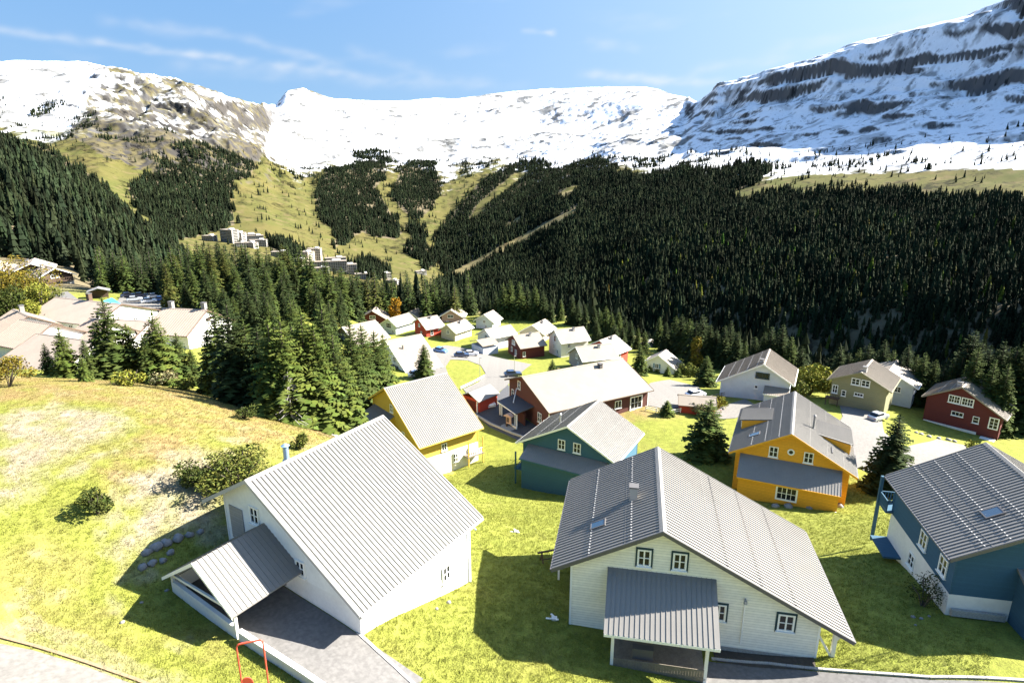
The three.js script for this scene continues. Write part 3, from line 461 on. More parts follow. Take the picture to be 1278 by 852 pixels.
function skylight(ctx, s, f, z, w, l) {   // on the left (-1) or right slope, f of the way down
  const half = s < 0 ? ctx.a : ctx.b, t = s < 0 ? ctx.tl : ctx.tr, x = s * half * f, y = ctx.roofAt(x) + 0.07, rz = -s * Math.atan(t);
  const S = mesh('skylight', [box(l, 0.14, 0.09, 0, 0, w / 2 - 0.045), box(l, 0.14, 0.09, 0, 0, -w / 2 + 0.045), box(0.09, 0.14, w - 0.18, l / 2 - 0.045), box(0.09, 0.14, w - 0.18, -l / 2 + 0.045)], M.barge, ctx.g);
  S.position.set(x, y, z); S.rotation.z = rz; mesh('pane', box(l - 0.18, 0.03, w - 0.18, 0, 0.035, 0), M.skyGlass, S);
}
function pipe(ctx, x, z, h, r = 0.16, mat = M.metal) { const y = ctx.roofAt(x); const P = mesh('chimney', [cyl(r, r, h + 0.3, 0, h / 2 - 0.15, 0, 12), cyl(r * 1.5, r * 1.5, 0.05, 0, 0.04, 0, 12)], mat, ctx.g); P.position.set(x, y, z); mesh('chimney_cap', [cyl(r * 1.6, r * 0.5, 0.14, 0, h + 0.17, 0, 12), box(0.03, 0.14, 0.03, r * 0.8, h + 0.05, 0), box(0.03, 0.14, 0.03, -r * 0.8, h + 0.05, 0)], mat, P); }
function stack(ctx, x, z, w, d, h, mat = M.stone) { const y = ctx.roofAt(x); const P = mesh('chimney', box(w, h + 1, d, 0, h / 2 - 0.5, 0), mat, ctx.g); P.position.set(x, y, z); mesh('chimney_cap', box(w + 0.15, 0.1, d + 0.15, 0, h + 0.052, 0), M.barge, P); }
function rail(g, a, b, h, mat, name = 'balcony_rail', n = 8) { const out = [bar([a[0], a[1] + h, a[2]], [b[0], b[1] + h, b[2]], 0.09), bar([a[0], a[1] + 0.12, a[2]], [b[0], b[1] + 0.12, b[2]], 0.07)]; for (let i = 0; i <= n; i++) { const t = i / n; out.push(box(0.07, h, 0.07, mix(a[0], b[0], t), mix(a[1], b[1], t) + h / 2, mix(a[2], b[2], t))); } return mesh(name, out, mat, g); }

// ---------------------------------------------------------------- the chalets in front
chalet({ name: 'white_chalet', label: 'cream white boarded chalet with grey ribbed roof, two skylight fittings and posted front porch', near: true, p: [9.78, -23.14, -35.62, -0.19, 12.70, 7.21, 12.34, 0.523, 0.528], base: -32.6, wl: 5.9, wr: 10.4, boardLow: 0.75, wall: M.cream, corner: M.trim, guards: [[-1, 0.28], [-1, 0.66], [1, 0.34], [1, 0.52], [1, 0.7]],
  extra(c) {
    addWins(c, [['front', -1.07, -2.5, 0.9, 1.28, 2, 2, { trim: M.greenTrim }], ['front', 1.24, -2.48, 0.9, 1.28, 2, 2, { trim: M.greenTrim }], ['front', 8.3, -6.2, 1.05, 1.3, 2, 2, { trim: M.greenTrim }], ['front', 4.05, -6.05, 0.9, 1.3, 2, 2, { trim: M.greenTrim }], ['front', -0.4, -6.9, 1.9, 2.1, 2, 2, { door: 1 }], ['right', -5, -7.4, 1, 1.1], ['right', -8.5, -7.4, 1, 1.1], ['left', -4, -5.9, 1, 1.2], ['left', -8.5, -5.9, 1.6, 2, 2, 1, { door: 1 }]]);
    leanTo(c, -3.42, 3.68, -3.55, -5.78, 3.1, { sheets: 1, fascia: M.trim, step: 0.32 });
    mesh('plinth', box(16.5, 0.8, 11.5, 2.25, 0.36, -6.35), M.concrete, c.g);
    for (const x of [-2.85, 3.0]) mesh('porch_post', box(0.2, c.Hr - 6.0, 0.2, x, (c.Hr - 6.0) / 2 - 0.05, 2.75), M.post, c.g);
    mesh('porch_deck', box(5.9, 0.16, 3.3, 0.08, 1.0, 1.2), M.plank, c.g);
    for (let i = 0; i < 34; i++) mesh('porch_plank', box(0.16, 1.5, 0.04, -2.75 + i * 0.172, 0.95, 2.82), M.plank, c.g);
    mesh('porch_beam', box(6.2, 0.22, 0.16, 0.08, c.Hr - 5.95, 2.75), M.post, c.g);
    mesh('grill', [box(1.3, 0.75, 0.4, -0.9, 1.9, 2.3), box(1.34, 0.06, 0.45, -0.9, 2.31, 2.3)], M.barge, c.g);
    mesh('wall_lamp', [cyl(0.05, 0.05, 0.25, 5.6, c.Hr - 4.75, -0.55, 8, Math.PI / 2), cyl(0.13, 0.1, 0.2, 5.6, c.Hr - 4.85, -0.42, 10)], M.guard, c.g);
    mesh('drain_pipe', cyl(0.05, 0.05, 3.2, 5.62, c.Hr - 6.7, -0.6, 8), M.trim, c.g);
    for (const z of [-0.9, -11.8]) { mesh('eave_post', box(0.24, c.Hr - 6.75, 0.24, 11.5, (c.Hr - 6.75) / 2, z), M.post, c.g); mesh('post_brace', bar([11.5, 0.75, z], [10.45, 2.5, z], 0.14), M.post, c.g); mesh('post_brace', bar([11.5, c.Hr - 7.4, z], [11.95, c.Hr - 6.65, z], 0.12), M.post, c.g); }
    mesh('eave_beam', box(0.2, 0.22, 11.6, 11.5, c.Hr - 6.52, -6.35), M.post, c.g);
    skylight(c, -1, 0.60, -3.6, 0.9, 1.2); stack(c, -1.9, -5.6, 0.55, 0.55, 1.0, M.guard);
    mesh('balcony', box(1.6, 0.16, 4.2, -6.72, 3.0, -8.6), M.plank, c.g); for (const z of [-6.6, -10.6]) mesh('balcony_post', box(0.14, 3.4, 0.14, -7.4, 1.5, z), M.post, c.g);
    rail(c.g, [-7.45, 3.08, -6.55], [-7.45, 3.08, -10.65], 0.95, M.timber); rail(c.g, [-7.45, 3.08, -6.55], [-5.95, 3.08, -6.55], 0.95, M.timber, 'balcony_rail', 4);
  } });
chalet({ name: 'grey_roofed_chalet', label: 'white rendered chalet with wide pale ribbed roof and gabled carport beside the driveway', near: true, p: [-17.60, -20.35, -37.31, -0.567, 12.93, 5.52, 9.96, 0.584, 0.624], base: -33.2, wl: 3.85, wr: 9.15, wall: M.white, boardLow: 6.4, roof: M.roof, barge: std(lin(0.36, 0.35, 0.34)),
  extra(c) {
    addWins(c, [['front', -0.45, -3.1, 0.95, 1.3], ['front', 3.9, -5.6, 0.9, 1.15], ['right', -9.2, -9.2, 0.9, 1.3, 2, 2], ['left', -6, -4.6, 1, 1.1]]);
    mesh('basement_wall', box(13.1, 3.4, 11.65, 2.65, c.Hr - 11.2, -6.465), M.stucco, c.g);
    mesh('drain_pipe', [cyl(0.06, 0.06, 5.0, 9.3, c.Hr - 9.2, -12.05, 8), cyl(0.06, 0.06, 0.9, 9.55, c.Hr - 6.6, -12.05, 8, 0, 1.0)], std(lin(0.5, 0.6, 0.72)), c.g);
    pipe(c, -1.2, -4.2, 1.1, 0.2, std(lin(0.30, 0.42, 0.55), { metalness: 0.5, roughness: 0.4 }));
    // carport: gable roof standing out from the front
    const R = c.Hr - 3.42, t = 0.655, rx = 0.48, zo = 4.5, sl = [[-1, 3.98], [1, 3.57]];
    const cr = mesh('carport_roof', sl.map(([s, w]) => prism([[rx, R], [rx + s * w, R - w * t], [rx + s * w, R - w * t - 0.12], [rx, R - 0.12]], -0.66, zo)), M.roof, c.g);
    const n = 15, w0 = (zo + 0.66) / n;
    for (const [s, w] of sl) { const sg = planarUV(flat(mergeGeometries([prism([[rx + s * 0.02, R + 0.012], [rx + s * (w + 0.04), R - w * t - 0.01], [rx + s * (w + 0.04), R - w * t - 0.02], [rx + s * 0.02, R + 0.002]], 0.012, w0 - 0.012), prism([[rx + s * 0.02, R + 0.06], [rx + s * (w + 0.04), R - w * t + 0.04], [rx + s * (w + 0.04), R - w * t - 0.01], [rx + s * 0.02, R + 0.002]], -0.02, 0.018)].map(flat)))); for (let i = 0; i < n; i++) { const m = new THREE.Mesh(sg, M.roof); m.name = 'roof_sheet'; m.position.z = -0.66 + i * w0; m.castShadow = m.receiveShadow = true; cr.add(m); } }
    for (const [s, w] of sl) mesh('carport_bargeboard', prism([[rx, R + 0.03], [rx + s * w, R - w * t + 0.03], [rx + s * w, R - w * t - 0.2], [rx, R - 0.22]], zo + 0.003, zo + 0.05), M.trim, c.g);
    for (const x of [-3.0, 3.6]) mesh('carport_post', box(0.18, 3.2, 0.18, x, c.Hr - 7.35, 4.1), M.post, c.g);
    mesh('carport_wall', prism([[-3.1, 4.2], [3.5, 4.2], [3.5, c.Hr - 6.95], [-3.1, c.Hr - 6.3]], 3.95, 4.2), M.stucco, c.g);
    mesh('carport_side_wall', box(0.22, 2.6, 4.5, -3.0, c.Hr - 7.4, 1.6), M.stucco, c.g);
    mesh('carport_beam', [box(0.16, 0.2, 4.8, 3.6, c.Hr - 5.72, 1.8), box(0.16, 0.2, 4.8, -3.0, c.Hr - 5.95, 1.8), box(6.5, 0.18, 0.14, 0.3, c.Hr - 5.85, 4.1)], M.post, c.g);
    mesh('door', box(1.1, 2.1, 0.08, 1.6, c.Hr - 6.6, c.zf + 0.06), M.grey, c.g);
    mesh('shutter_panel', box(1.5, 2.6, 0.05, -2.6, c.Hr - 4.45, c.zf + 0.06), M.grey, c.g);
  } });
chalet({ name: 'teal_chalet', label: 'teal boarded chalet with long enclosed lean-to below two small gable windows', near: true, p: [7.46, -34.79, -78.70, -0.52, 11.26, 7.96, 7.28, 0.535, 0.522], base: -46.0, og: 0.6, wl: 7.0, wr: 6.5, wall: M.teal, corner: M.teal, barge: M.trim, guards: [[-1, 0.3], [-1, 0.6]],
  extra(c) { addWins(c, [['front', -1.0, -3.15, 1.1, 1.5], ['front', 1.33, -3.15, 1.1, 1.5], ['right', -4, -5.2, 1.1, 1.3], ['left', -4, -5.8, 1.1, 1.3]]); leanTo(c, -6.2, 5.9, -4.25, -5.35, 2.2, { wall: M.teal, fascia: M.teal }); rail(c.g, [-7.0, 3.4, 0.8], [-7.0, 3.4, -4], 1.0, M.teal); mesh('balcony', box(1.4, 0.16, 4.8, -7.1, 3.3, -1.6), M.teal, c.g); for (const z of [0.7, -3.9]) mesh('balcony_post', box(0.18, 6.2, 0.18, -7.6, 2.8, z), M.teal, c.g); pipe(c, -2.6, -3.4, 1.3, 0.1); } });
chalet({ name: 'yellow_chalet', label: 'yellow boarded chalet on a white rendered ground floor with pale ribbed roof', near: true, p: [-20.08, -34.45, -92.58, -0.89, 11.80, 6.00, 10.19, 0.60, 0.637], base: -47.9, og: 0.6, wl: 5.2, wr: 9.3, split: -9.0, wall: M.yellow, corner: M.yellow, barge: M.yellow,
  extra(c) { addWins(c, [['right', -4.85, -8.05, 1.0, 1.2], ['right', -6.9, -10.5, 0.9, 1.5], ['front', 1.2, -3.2, 1, 1.3], ['front', 4.6, -6.6, 0.9, 1.2]]); leanTo(c, -4.6, 2.0, -4.2, -5.4, 2.4, { wall: M.yellow, fascia: M.yellow }); mesh('balcony', box(1.3, 0.15, 3.2, 9.95, c.Hr - 10.6, -10.0), M.plank, c.g); for (const z of [-8.6, -11.4]) mesh('balcony_post', box(0.16, 4.4, 0.16, 10.5, c.Hr - 10.0, z), M.yellow, c.g); rail(c.g, [10.5, c.Hr - 10.5, -8.6], [10.5, c.Hr - 10.5, -11.4], 0.9, M.trim); mesh('porch_step', [box(1.2, 0.5, 1.8, 10.2, 0.7, -5.2), box(0.6, 0.3, 1.8, 11.0, 0.5, -5.2)], M.yellow, c.g); } });
chalet({ name: 'orange_chalet', label: 'bright orange boarded chalet with round gable window, two dormers and dark lean-to roof', near: true, p: [34.63, -32.72, -71.64, -0.43, 16.33, 7.08, 7.82, 0.552, 0.549], base: -42.4, og: 0.6, wl: 6.2, wr: 6.9, wall: M.orange, corner: M.orange, barge: M.orange, gutter: M.barge, guards: [[-1, 0.2], [-1, 0.42], [-1, 0.64]],
  extra(c) {
    addWins(c, [['front', -1.8, -3.0, 1.1, 1.45], ['front', 2.25, -3.0, 1.1, 1.45], ['right', -4, -5.2, 1, 1.2], ['left', -4, -5.3, 1, 1.2]]);
    const rw = mesh('round_window', new THREE.TorusGeometry(0.34, 0.1, 8, 20), M.trim, c.g); rw.position.set(0.2, c.Hr - 2.65, c.zf + 0.06); const pn_ = mesh('pane', cyl(0.33, 0.33, 0.03, 0, 0, 0, 18, Math.PI / 2), M.glass, rw);
    leanTo(c, -5.7, 6.15, -3.95, -5.9, 2.5, { wall: M.orange, fascia: M.orange, step: 0.33 });
    windowPart(c.g, 'double_door', [0.25, c.Hr - 7.05, 2.2], 0, 2.5, 1.95, 4, 2, { sill: 0, fw: 0.2 });
    const dorm = (s, z0, z1, fi, fo) => { const h = s < 0 ? c.a : c.b, xi = s * h * fi, xo = s * h * fo, yi = c.roofAt(xi), yo = yi - Math.abs(xo - xi) * 0.18; const d = mesh('dormer', prism([[xi, yi - 0.15], [xo - s * 0.3, yo - 0.1], [xo - s * 0.3, c.roofAt(xo) - 0.2]], z0 - 0.15, z1 + 0.15), M.orange, c.g); mesh('dormer_roof', [prism([[xi, yi + 0.06], [xo, yo + 0.06], [xo, yo - 0.06], [xi, yi - 0.06]], z0, z1), ...(() => { const o = []; for (let z = z1 + 0.02; z <= z0; z += 0.36) o.push(prism([[xi, yi + 0.13], [xo, yo + 0.13], [xo, yo + 0.05], [xi, yi + 0.05]], z - 0.03, z + 0.03)); return o; })()], M.roof, d); for (const z of [z0 - 0.9, z1 + 0.9]) windowPart(c.g, 'window', [xo - s * 0.27, yo - 0.75, z], s * Math.PI / 2, 0.8, 0.9, 2, 1, { sill: 0 }); };
    dorm(-1, -7.2, -11.6, 0.35, 0.93); dorm(1, -5.6, -10.6, 0.4, 0.95);
    skylight(c, -1, 0.62, -3.6, 1.1, 1.5); pipe(c, 2.6, -6.6, 1.7, 0.14, M.stone); mesh('roof_rail', bar([4.9, c.roofAt(4.9) + 0.15, -2.3], [4.9, c.roofAt(4.9) + 0.15, -4.2], 0.12), M.barge, c.g);
    mesh('porch_step', [box(1.6, 0.35, 1.0, 6.6, 0.7, 1.9), box(0.14, 1.1, 0.9, 5.85, 1.0, 2.6)], M.post, c.g);
  } });
chalet({ name: 'blue_chalet', label: 'blue boarded chalet on white ground floor with side deck and sharply ribbed roof', near: true, p: [37.07, -22.67, -35.98, -0.192, 12.15, 7.08, 8.00, 0.525, 0.525], base: -32.6, wl: 6.3, wr: 7.2, split: -6.9, wall: M.blue, corner: M.blue, guards: [[-1, 0.30], [-1, 0.52], [-1, 0.72]], barge: M.roofDark,
  extra(c) {
    addWins(c, [['left', -5.4, -5.65, 1.15, 1.4], ['left', -2.1, -5.6, 1.15, 1.4], ['left', -6.6, -8.3, 1.1, 1.2], ['front', 2, -3.4, 1, 1.3]]);
    mesh('stone_base', box(3.4, 0.5, 0.25, -4.4, c.Hr - 8.2, -0.45), M.concrete, c.g);
    leanTo(c, -2.6, 4.6, -4.3, -5.6, 2.4, { wall: M.blue, fascia: M.blue });
    mesh('deck', box(1.6, 0.15, 3.2, -6.9, c.Hr - 9.35, -9.9), M.blue, c.g);
    mesh('balcony', box(1.9, 0.15, 1.8, -6.0, c.Hr - 6.75, -12.1), M.blue, c.g);
    rail(c.g, [-6.9, c.Hr - 6.7, -11.2], [-6.9, c.Hr - 6.7, -13.0], 1.0, M.blue, 'balcony_rail', 12); rail(c.g, [-6.9, c.Hr - 6.7, -13.0], [-5.1, c.Hr - 6.7, -13.0], 1.0, M.blue);
    for (const z of [-12.95]) mesh('deck_post', box(0.24, 6.4, 0.24, -6.95, c.Hr - 7.4, z), M.blue, c.g);
    skylight(c, -1, 0.47, -3.4, 1.0, 1.3);
    mesh('antenna_mast', [cyl(0.05, 0.05, 4.2, -0.4, c.Hr + 1.9, -0.8, 8)], M.metal, c.g);
  } });
chalet({ name: 'brown_hall', label: 'long dark brown hall with broad cream roof, white windows and covered entrance', boards: true, cat: 'building', p: [1.71, -37.75, -107.38, -1.07, 22.98, 6.48, 9.48, 0.389, 0.381], base: -46.6, og: 0.6, wr: 8.6, wl: 5.6, wall: M.brown, corner: M.trim, roof: M.roofCream, barge: M.timber,
  extra(c) {
    addWins(c, [['right', -15.4, -5.3, 1.5, 1.5, 2, 1], ['right', -19.6, -5.7, 2.9, 2.6, 3, 2, { fw: 0.22 }], ['right', -5, -5.4, 1.5, 1.5, 2, 1], ['right', -9.5, -5.4, 1.5, 1.5, 2, 1], ['front', -1.8, -2.3, 1.0, 1.6, 1, 2], ['front', 5.6, -6.0, 1.2, 1.8, 2, 2], ['front', -4.2, -4.6, 0.9, 1.4, 1, 2], ['front', 7.4, -6.7, 0.9, 1.6, 1, 2]]);
    leanTo(c, -3.4, 3.6, -4.6, -5.3, 3.2, { roof: M.roofDark, fascia: M.trim });
    for (const x of [-3.1, -2.4, 2.6, 3.3]) mesh('porch_post', box(0.2, 3.2, 0.2, x, 1.6, 2.8), M.trim, c.g);
    mesh('porch_wall', box(3.0, 2.6, 0.2, 1.9, 1.7, 1.2), M.brown, c.g); mesh('porch_parapet', box(3.6, 1.0, 0.25, 2.2, 0.6, 3.2), M.stucco, c.g);
    mesh('stay', bar([-2.2, c.Hr - 3.0, -0.2], [0.2, c.Hr - 4.6, 1.8], 0.12), M.trim, c.g);
    stack(c, 1.3, -16.5, 0.9, 0.6, 0.7, M.barge);
  } });
chalet({ name: 'dark_red_chalet', label: 'dark red chalet with paired white windows on a white stone base', boards: true, near: true, p: [82.24, -40.03, -108.12, -0.81, 10.03, 5.89, 7.34, 0.58, 0.588], base: -49.6, og: 0.5, wall: M.red, corner: M.red, barge: M.roofCream, roof: M.roofCream, guards: [[-1, 0.3], [-1, 0.6]],
  extra(c) { addWins(c, [['front', -0.85, -2.75, 1.9, 1.5, 4, 2, { fw: 0.16 }], ['front', 1.2, -2.75, 1.9, 1.5, 4, 2, { fw: 0.16 }], ['front', 0.05, -5.4, 1.9, 0.85, 3, 1], ['front', 2.95, -5.7, 1.0, 1.3, 1, 2], ['front', 5.6, -5.6, 1.5, 2.2, 2, 3, { door: 1, fw: 0.18 }]]); mesh('plinth', box(8.4, 1.6, 0.3, -0.8, 0.8, -0.35), M.stucco, c.g); mesh('porch_step', [box(2.2, 0.5, 1.4, 5.3, 1.0, 0.6), box(2.2, 0.3, 0.7, 5.3, 0.6, 1.5)], M.stucco, c.g); stack(c, -0.7, -1.9, 0.8, 0.8, 0.7, M.guard); } });
chalet({ name: 'pale_blue_chalet', label: 'large pale blue white chalet with dark shuttered window beyond the orange chalet', p: [49.22, -38.56, -116.95, -0.47, 11.5, 8.55, 5.90, 0.58, 0.60], base: -48.2, og: 0.5, wall: M.paleblue, roof: M.roofCream, barge: M.trim, guards: [[-1, 0.15], [-1, 0.35], [-1, 0.55], [-1, 0.75]], ribs: true,
  extra(c) { addWins(c, [['front', 0, -2.5, 2.6, 1.2, 4, 2, { frame: M.greenTrim, fw: 0.16 }], ['front', -0.95, -5.0, 0.7, 0.75, 1, 1]]); leanTo(c, 0.6, 5.2, -4.4, -5.2, 2.4, { roof: M.roofCream, fascia: M.trim, wall: M.paleblue }); stack(c, -0.6, -2.4, 0.7, 0.7, 0.6, M.guard); mesh('fence_panel', box(8, 0.9, 0.08, -2.5, 0.9, 1.6), M.plank, c.g); } });
chalet({ name: 'olive_chalet', label: 'olive green chalet with white windows between the pale blue and dark red chalets', p: [66.14, -38.84, -112.84, -0.68, 10.39, 5.65, 5.45, 0.47, 0.50], base: -47.3, og: 0.5, wall: M.olive, roof: M.roofCream, barge: M.olive, ribs: true,
  extra(c) { addWins(c, [['front', -0.75, -2.15, 1.5, 1.35, 2, 2, { fw: 0.14 }], ['front', 0.95, -2.15, 1.5, 1.35, 2, 2, { fw: 0.14 }], ['front', 0.1, -4.6, 1.6, 0.7, 3, 1], ['front', -2.5, -4.9, 0.8, 1.2, 1, 2], ['front', -4.1, -4.4, 1.0, 1.7, 2, 2]]); mesh('balcony', box(2.4, 0.15, 1.4, -4.2, 2.4, 0.3), M.timber, c.g); rail(c.g, [-5.3, 2.45, 0.95], [-3.0, 2.45, 0.95], 0.9, M.timber); for (const x of [-5.2, -3.1]) mesh('balcony_post', box(0.15, 2.6, 0.15, x, 1.2, 0.9), M.timber, c.g); stack(c, 0.3, -1.6, 0.7, 0.9, 0.9, M.guard); } });
chalet({ name: 'pale_annex', label: 'low pale building with cream roof joined behind the olive chalet', p: [76.5, -41.2, -121, -0.68, 9, 5, 5.5, 0.47, 0.5], base: -48.4, og: 0.5, wall: M.paleblue, roof: M.roofCream, barge: M.trim, extra(c) { addWins(c, [['front', 2, -3.8, 1.2, 1.2], ['right', -4, -4, 1.2, 1.2]]); } });
chalet({ name: 'far_grey_chalet', label: 'grey chalet at the frame edge behind the dark red chalet', p: [99, -42.2, -112, -0.7, 10, 5.5, 6, 0.5, 0.5], base: -50.5, og: 0.5, wall: M.beige, roof: M.roofCream, barge: M.trim, extra(c) { addWins(c, [['front', -1, -4.2, 1.2, 1.2], ['front', 2, -4.2, 1.2, 1.2]]); } });
chalet({ name: 'red_shed', label: 'low red shed with cream roof between the brown hall and pale blue chalet', cat: 'shed', p: [37.8, -42.3, -109.0, 1.35, 6.8, 2.7, 2.5, 0.42, 0.42], base: -46.4, og: 0.3, wall: M.scarlet, wl: 2.2, wr: 2.0, roof: M.roofCream, barge: M.timber, extra(c) { addWins(c, [['front', 0, -2.2, 0.8, 1.6, 1, 2, { door: 1 }], ['left', -3, -1.9, 0.8, 0.6, 2, 1]]); } });

// ---------------------------------------------------------------- the village behind: every chalet on its own
const K12 = 1.12, vg = 'chalets of the village below';
const sc = p => [p[0] * K12, p[1] * K12, p[2] * K12, p[3], p[4] * K12, p[5] * K12, p[6] * K12, p[7], p[8]];
const village = [
  ['dark_red_village_chalet', 'dark red chalet with paired white window at the forest edge', [-45.91, -47.96, -200.80, 0.04, 7.53, 3.85, 4.92, 0.58, 0.62], -59.0, M.red, [['front', 0, -2.3, 2.2, 1.2, 4, 1, { fw: 0.16 }], ['front', -0.6, -4.5, 0.7, 0.8, 1, 1], ['front', 1.8, -4.5, 0.7, 0.8, 1, 1]]],
  ['glazed_village_chalet', 'blue grey chalet with big glazed gable beside the dark red chalet', [-37.80, -46.74, -186.12, -0.60, 9.11, 6.22, 3.38, 0.60, 0.62], -58.4, M.paleblue, [['front', -0.3, -2.6, 2.4, 1.8, 3, 2], ['front', -3.8, -4.9, 2.6, 2.2, 3, 2], ['front', 1.6, -4.6, 1, 1.2]]],
  ['small_pale_chalet', 'small pale chalet showing mostly roof at the forest edge', [-35.27, -50.39, -210.32, -0.32, 7.36, 5.00, 3.46, 0.57, 0.59], -60.5, M.beige, [['front', 0, -3, 1, 1]]],
  ['scarlet_village_chalet', 'red chalet with scarlet side wall in the village', [-28.09, -45.68, -182.16, -0.90, 6.67, 3.50, 4.66, 0.53, 0.54], -57.2, M.scarlet, [['front', 0, -2.4, 1.2, 1.1], ['front', 1.2, -4.8, 0.9, 1.1], ['right', -2.6, -4.4, 1, 1.9, 1, 2, { door: 1 }]]],
  ['pink_village_chalet', 'pinkish chalet with arched pair of windows at the forest edge', [-20.81, -49.18, -207.80, -0.07, 7.54, 3.91, 4.56, 0.61, 0.64], -60.3, M.pink, [['front', -0.2, -2.6, 2.2, 1.2, 4, 1], ['front', -1.4, -4.8, 0.8, 1]]],
  ['beige_village_chalet', 'beige boarded chalet with cream roof in the middle of the village', [-19.04, -46.46, -177.82, -0.64, 8.36, 3.46, 3.43, 0.60, 0.62], -57.8, M.beige, [['front', 0, -2.6, 1.2, 1.2], ['right', -3, -3.4, 1, 1], ['right', -6, -3.4, 1, 1]]],
  ['lilac_village_chalet', 'pale lilac chalet standing before the tallest dark spruces', [-9.08, -47.89, -196.16, -0.44, 6.78, 3.79, 3.60, 0.64, 0.69], -59.5, M.paleblue, [['front', 0, -2.8, 1.1, 1.1], ['front', 0.6, -4.6, 0.9, 1.0]]],
  ['white_garage_chalet', 'white chalet with a low garage wing facing the street', [-7.52, -44.93, -167.05, -0.95, 8.69, 5.00, 3.49, 0.54, 0.55], -56.8, M.white, [['front', 0, -2.6, 1.4, 1.5], ['right', -2, -4.2, 1, 1]]],
  ['brick_red_village_chalet', 'brick red chalet with white windows beside the white garage chalet', [0.16, -44.85, -160.41, -1.12, 7.95, 4.46, 4.65, 0.53, 0.54], -57.3, M.red, [['front', -0.2, -2.3, 2.0, 1.4, 2, 2, { fw: 0.16 }], ['front', -1.4, -4.6, 0.9, 1.4, 1, 2], ['front', 1.3, -4.8, 1.1, 1.3], ['right', -1.6, -4.8, 0.9, 1.4, 1, 2]]],
  ['tan_roofed_chalet', 'chalet with tan roof half hidden behind the brick red chalet', [5.81, -46.38, -176.92, -0.51, 8.58, 5.00, 3.94, 0.58, 0.61], -58.0, M.beige, [['front', 0, -3, 1, 1.2]]],
  ['tall_white_chalet', 'tall white chalet with a tall gable window near the brown hall', [11.14, -43.39, -160.69, -1.18, 8.84, 4.58, 4.25, 0.64, 0.63], -57.0, M.white, [['front', -0.2, -2.8, 1.3, 1.9, 1, 2], ['front', -0.8, -5.4, 1, 1.2], ['front', 1.8, -6.4, 1, 1.3], ['right', -3, -4.2, 1, 1.1]]],
  ['grey_village_chalet', 'grey weathered chalet with cream roof just behind the brown hall', [14.55, -41.36, -138.23, -1.24, 9.19, 5.00, 3.93, 0.59, 0.61], -52.3, M.grey, [['front', 0, -2.6, 1, 1.2], ['front', 1, -4.4, 1, 1]]],
  ['crimson_village_chalet', 'chalet with crimson wall under a wide cream roof beside the grey chalet', [21.67, -43.20, -149.98, -0.74, 7.0, 5.00, 5.04, 0.54, 0.54], -55.3, M.scarlet, [['front', 2, -3.6, 1, 1.2], ['right', -3, -4.2, 1, 1.4]]],
  ['blue_shuttered_chalet', 'small white chalet with blue shuttered window among young trees', [35.37, -45.58, -145.08, -0.55, 5.97, 3.80, 4.66, 0.62, 0.66], -56.6, M.white, [['front', -0.4, -3.2, 1.1, 1.3, 2, 2, { shutters: M.shutter }]]],
];
for (const [name, label, p, base, wall, win] of village) chalet({ name, label, group: vg, p: sc(p), base, og: 0.5, wall, roof: M.roofCream, barge: wall === M.red ? M.timber : M.trim, extra(c) { addWins(c, win.map(w => { w = [...w]; w[2] *= 1.0; return w; })); if (name === 'white_garage_chalet') { mesh('garage_wing', box(6.4, 2.8, 5.4, 3.4, 1.4, 2.2), M.paleblue, c.g); mesh('garage_roof', prism([[-0.2, 3.5], [3.4, 4.7], [7.0, 3.5], [7.0, 3.3], [3.4, 4.5], [-0.2, 3.3]], -0.6, 5.3), M.roofCream, c.g); mesh('garage_door', box(2.6, 2.1, 0.06, 3.2, 1.15, 4.94), M.white, c.g); } else if (rnd() < 0.7) stack(c, 0.9, -c.L * 0.6, 0.6, 0.6, 0.8, M.guard); } });
chalet({ name: 'long_white_chalet', label: 'white chalet with very wide cream roof and dark porch roof beside the spruces', group: vg, p: [-31.6, -43.6, -151, -0.9, 10.2, 6, 10.2, 0.6, 0.6], base: -52.6, og: 0.5, wall: M.white, roof: M.roofCream, barge: M.trim, extra(c) { addWins(c, [['front', 3.4, -4.2, 1.2, 1.5], ['front', 6.8, -6.6, 1, 1.4], ['front', 0, -2.6, 1, 1.2]]); leanTo(c, 1.2, 5.2, -5.6, -6.4, 2.2, { roof: M.roofDark, fascia: M.trim }); for (const x of [1.4, 5.0]) mesh('porch_post', box(0.16, 2.6, 0.16, x, 1.2, 2.0), M.trim, c.g); mesh('vent', box(0.3, 1.2, 0.3, 3.2, c.roofAt(3.2) + 0.3, -3), M.barge, c.g); } });
chalet({ name: 'spruce_hidden_chalet', label: 'chalet with cream roof mostly hidden behind the near spruces', group: vg, p: [-47, -44.6, -168, -0.75, 11, 5.5, 7, 0.55, 0.55], base: -52.5, og: 0.5, wall: M.beige, roof: M.roofCream, barge: M.trim, extra(c) { addWins(c, [['front', 0, -3, 1, 1.2], ['right', -4, -5, 1, 1.2]]); } });
chalet({ name: 'roof_only_chalet', label: 'pale roofed hut below the tall spruces at the plateau rim', cat: 'hut', group: vg, p: [41, -55.6, -189, -0.6, 7, 4, 5, 0.5, 0.5], base: -61.5, og: 0.4, wall: M.white, roof: M.roofCream, barge: M.trim, extra(c) { addWins(c, [['front', 0, -3, 1, 1]]); } });

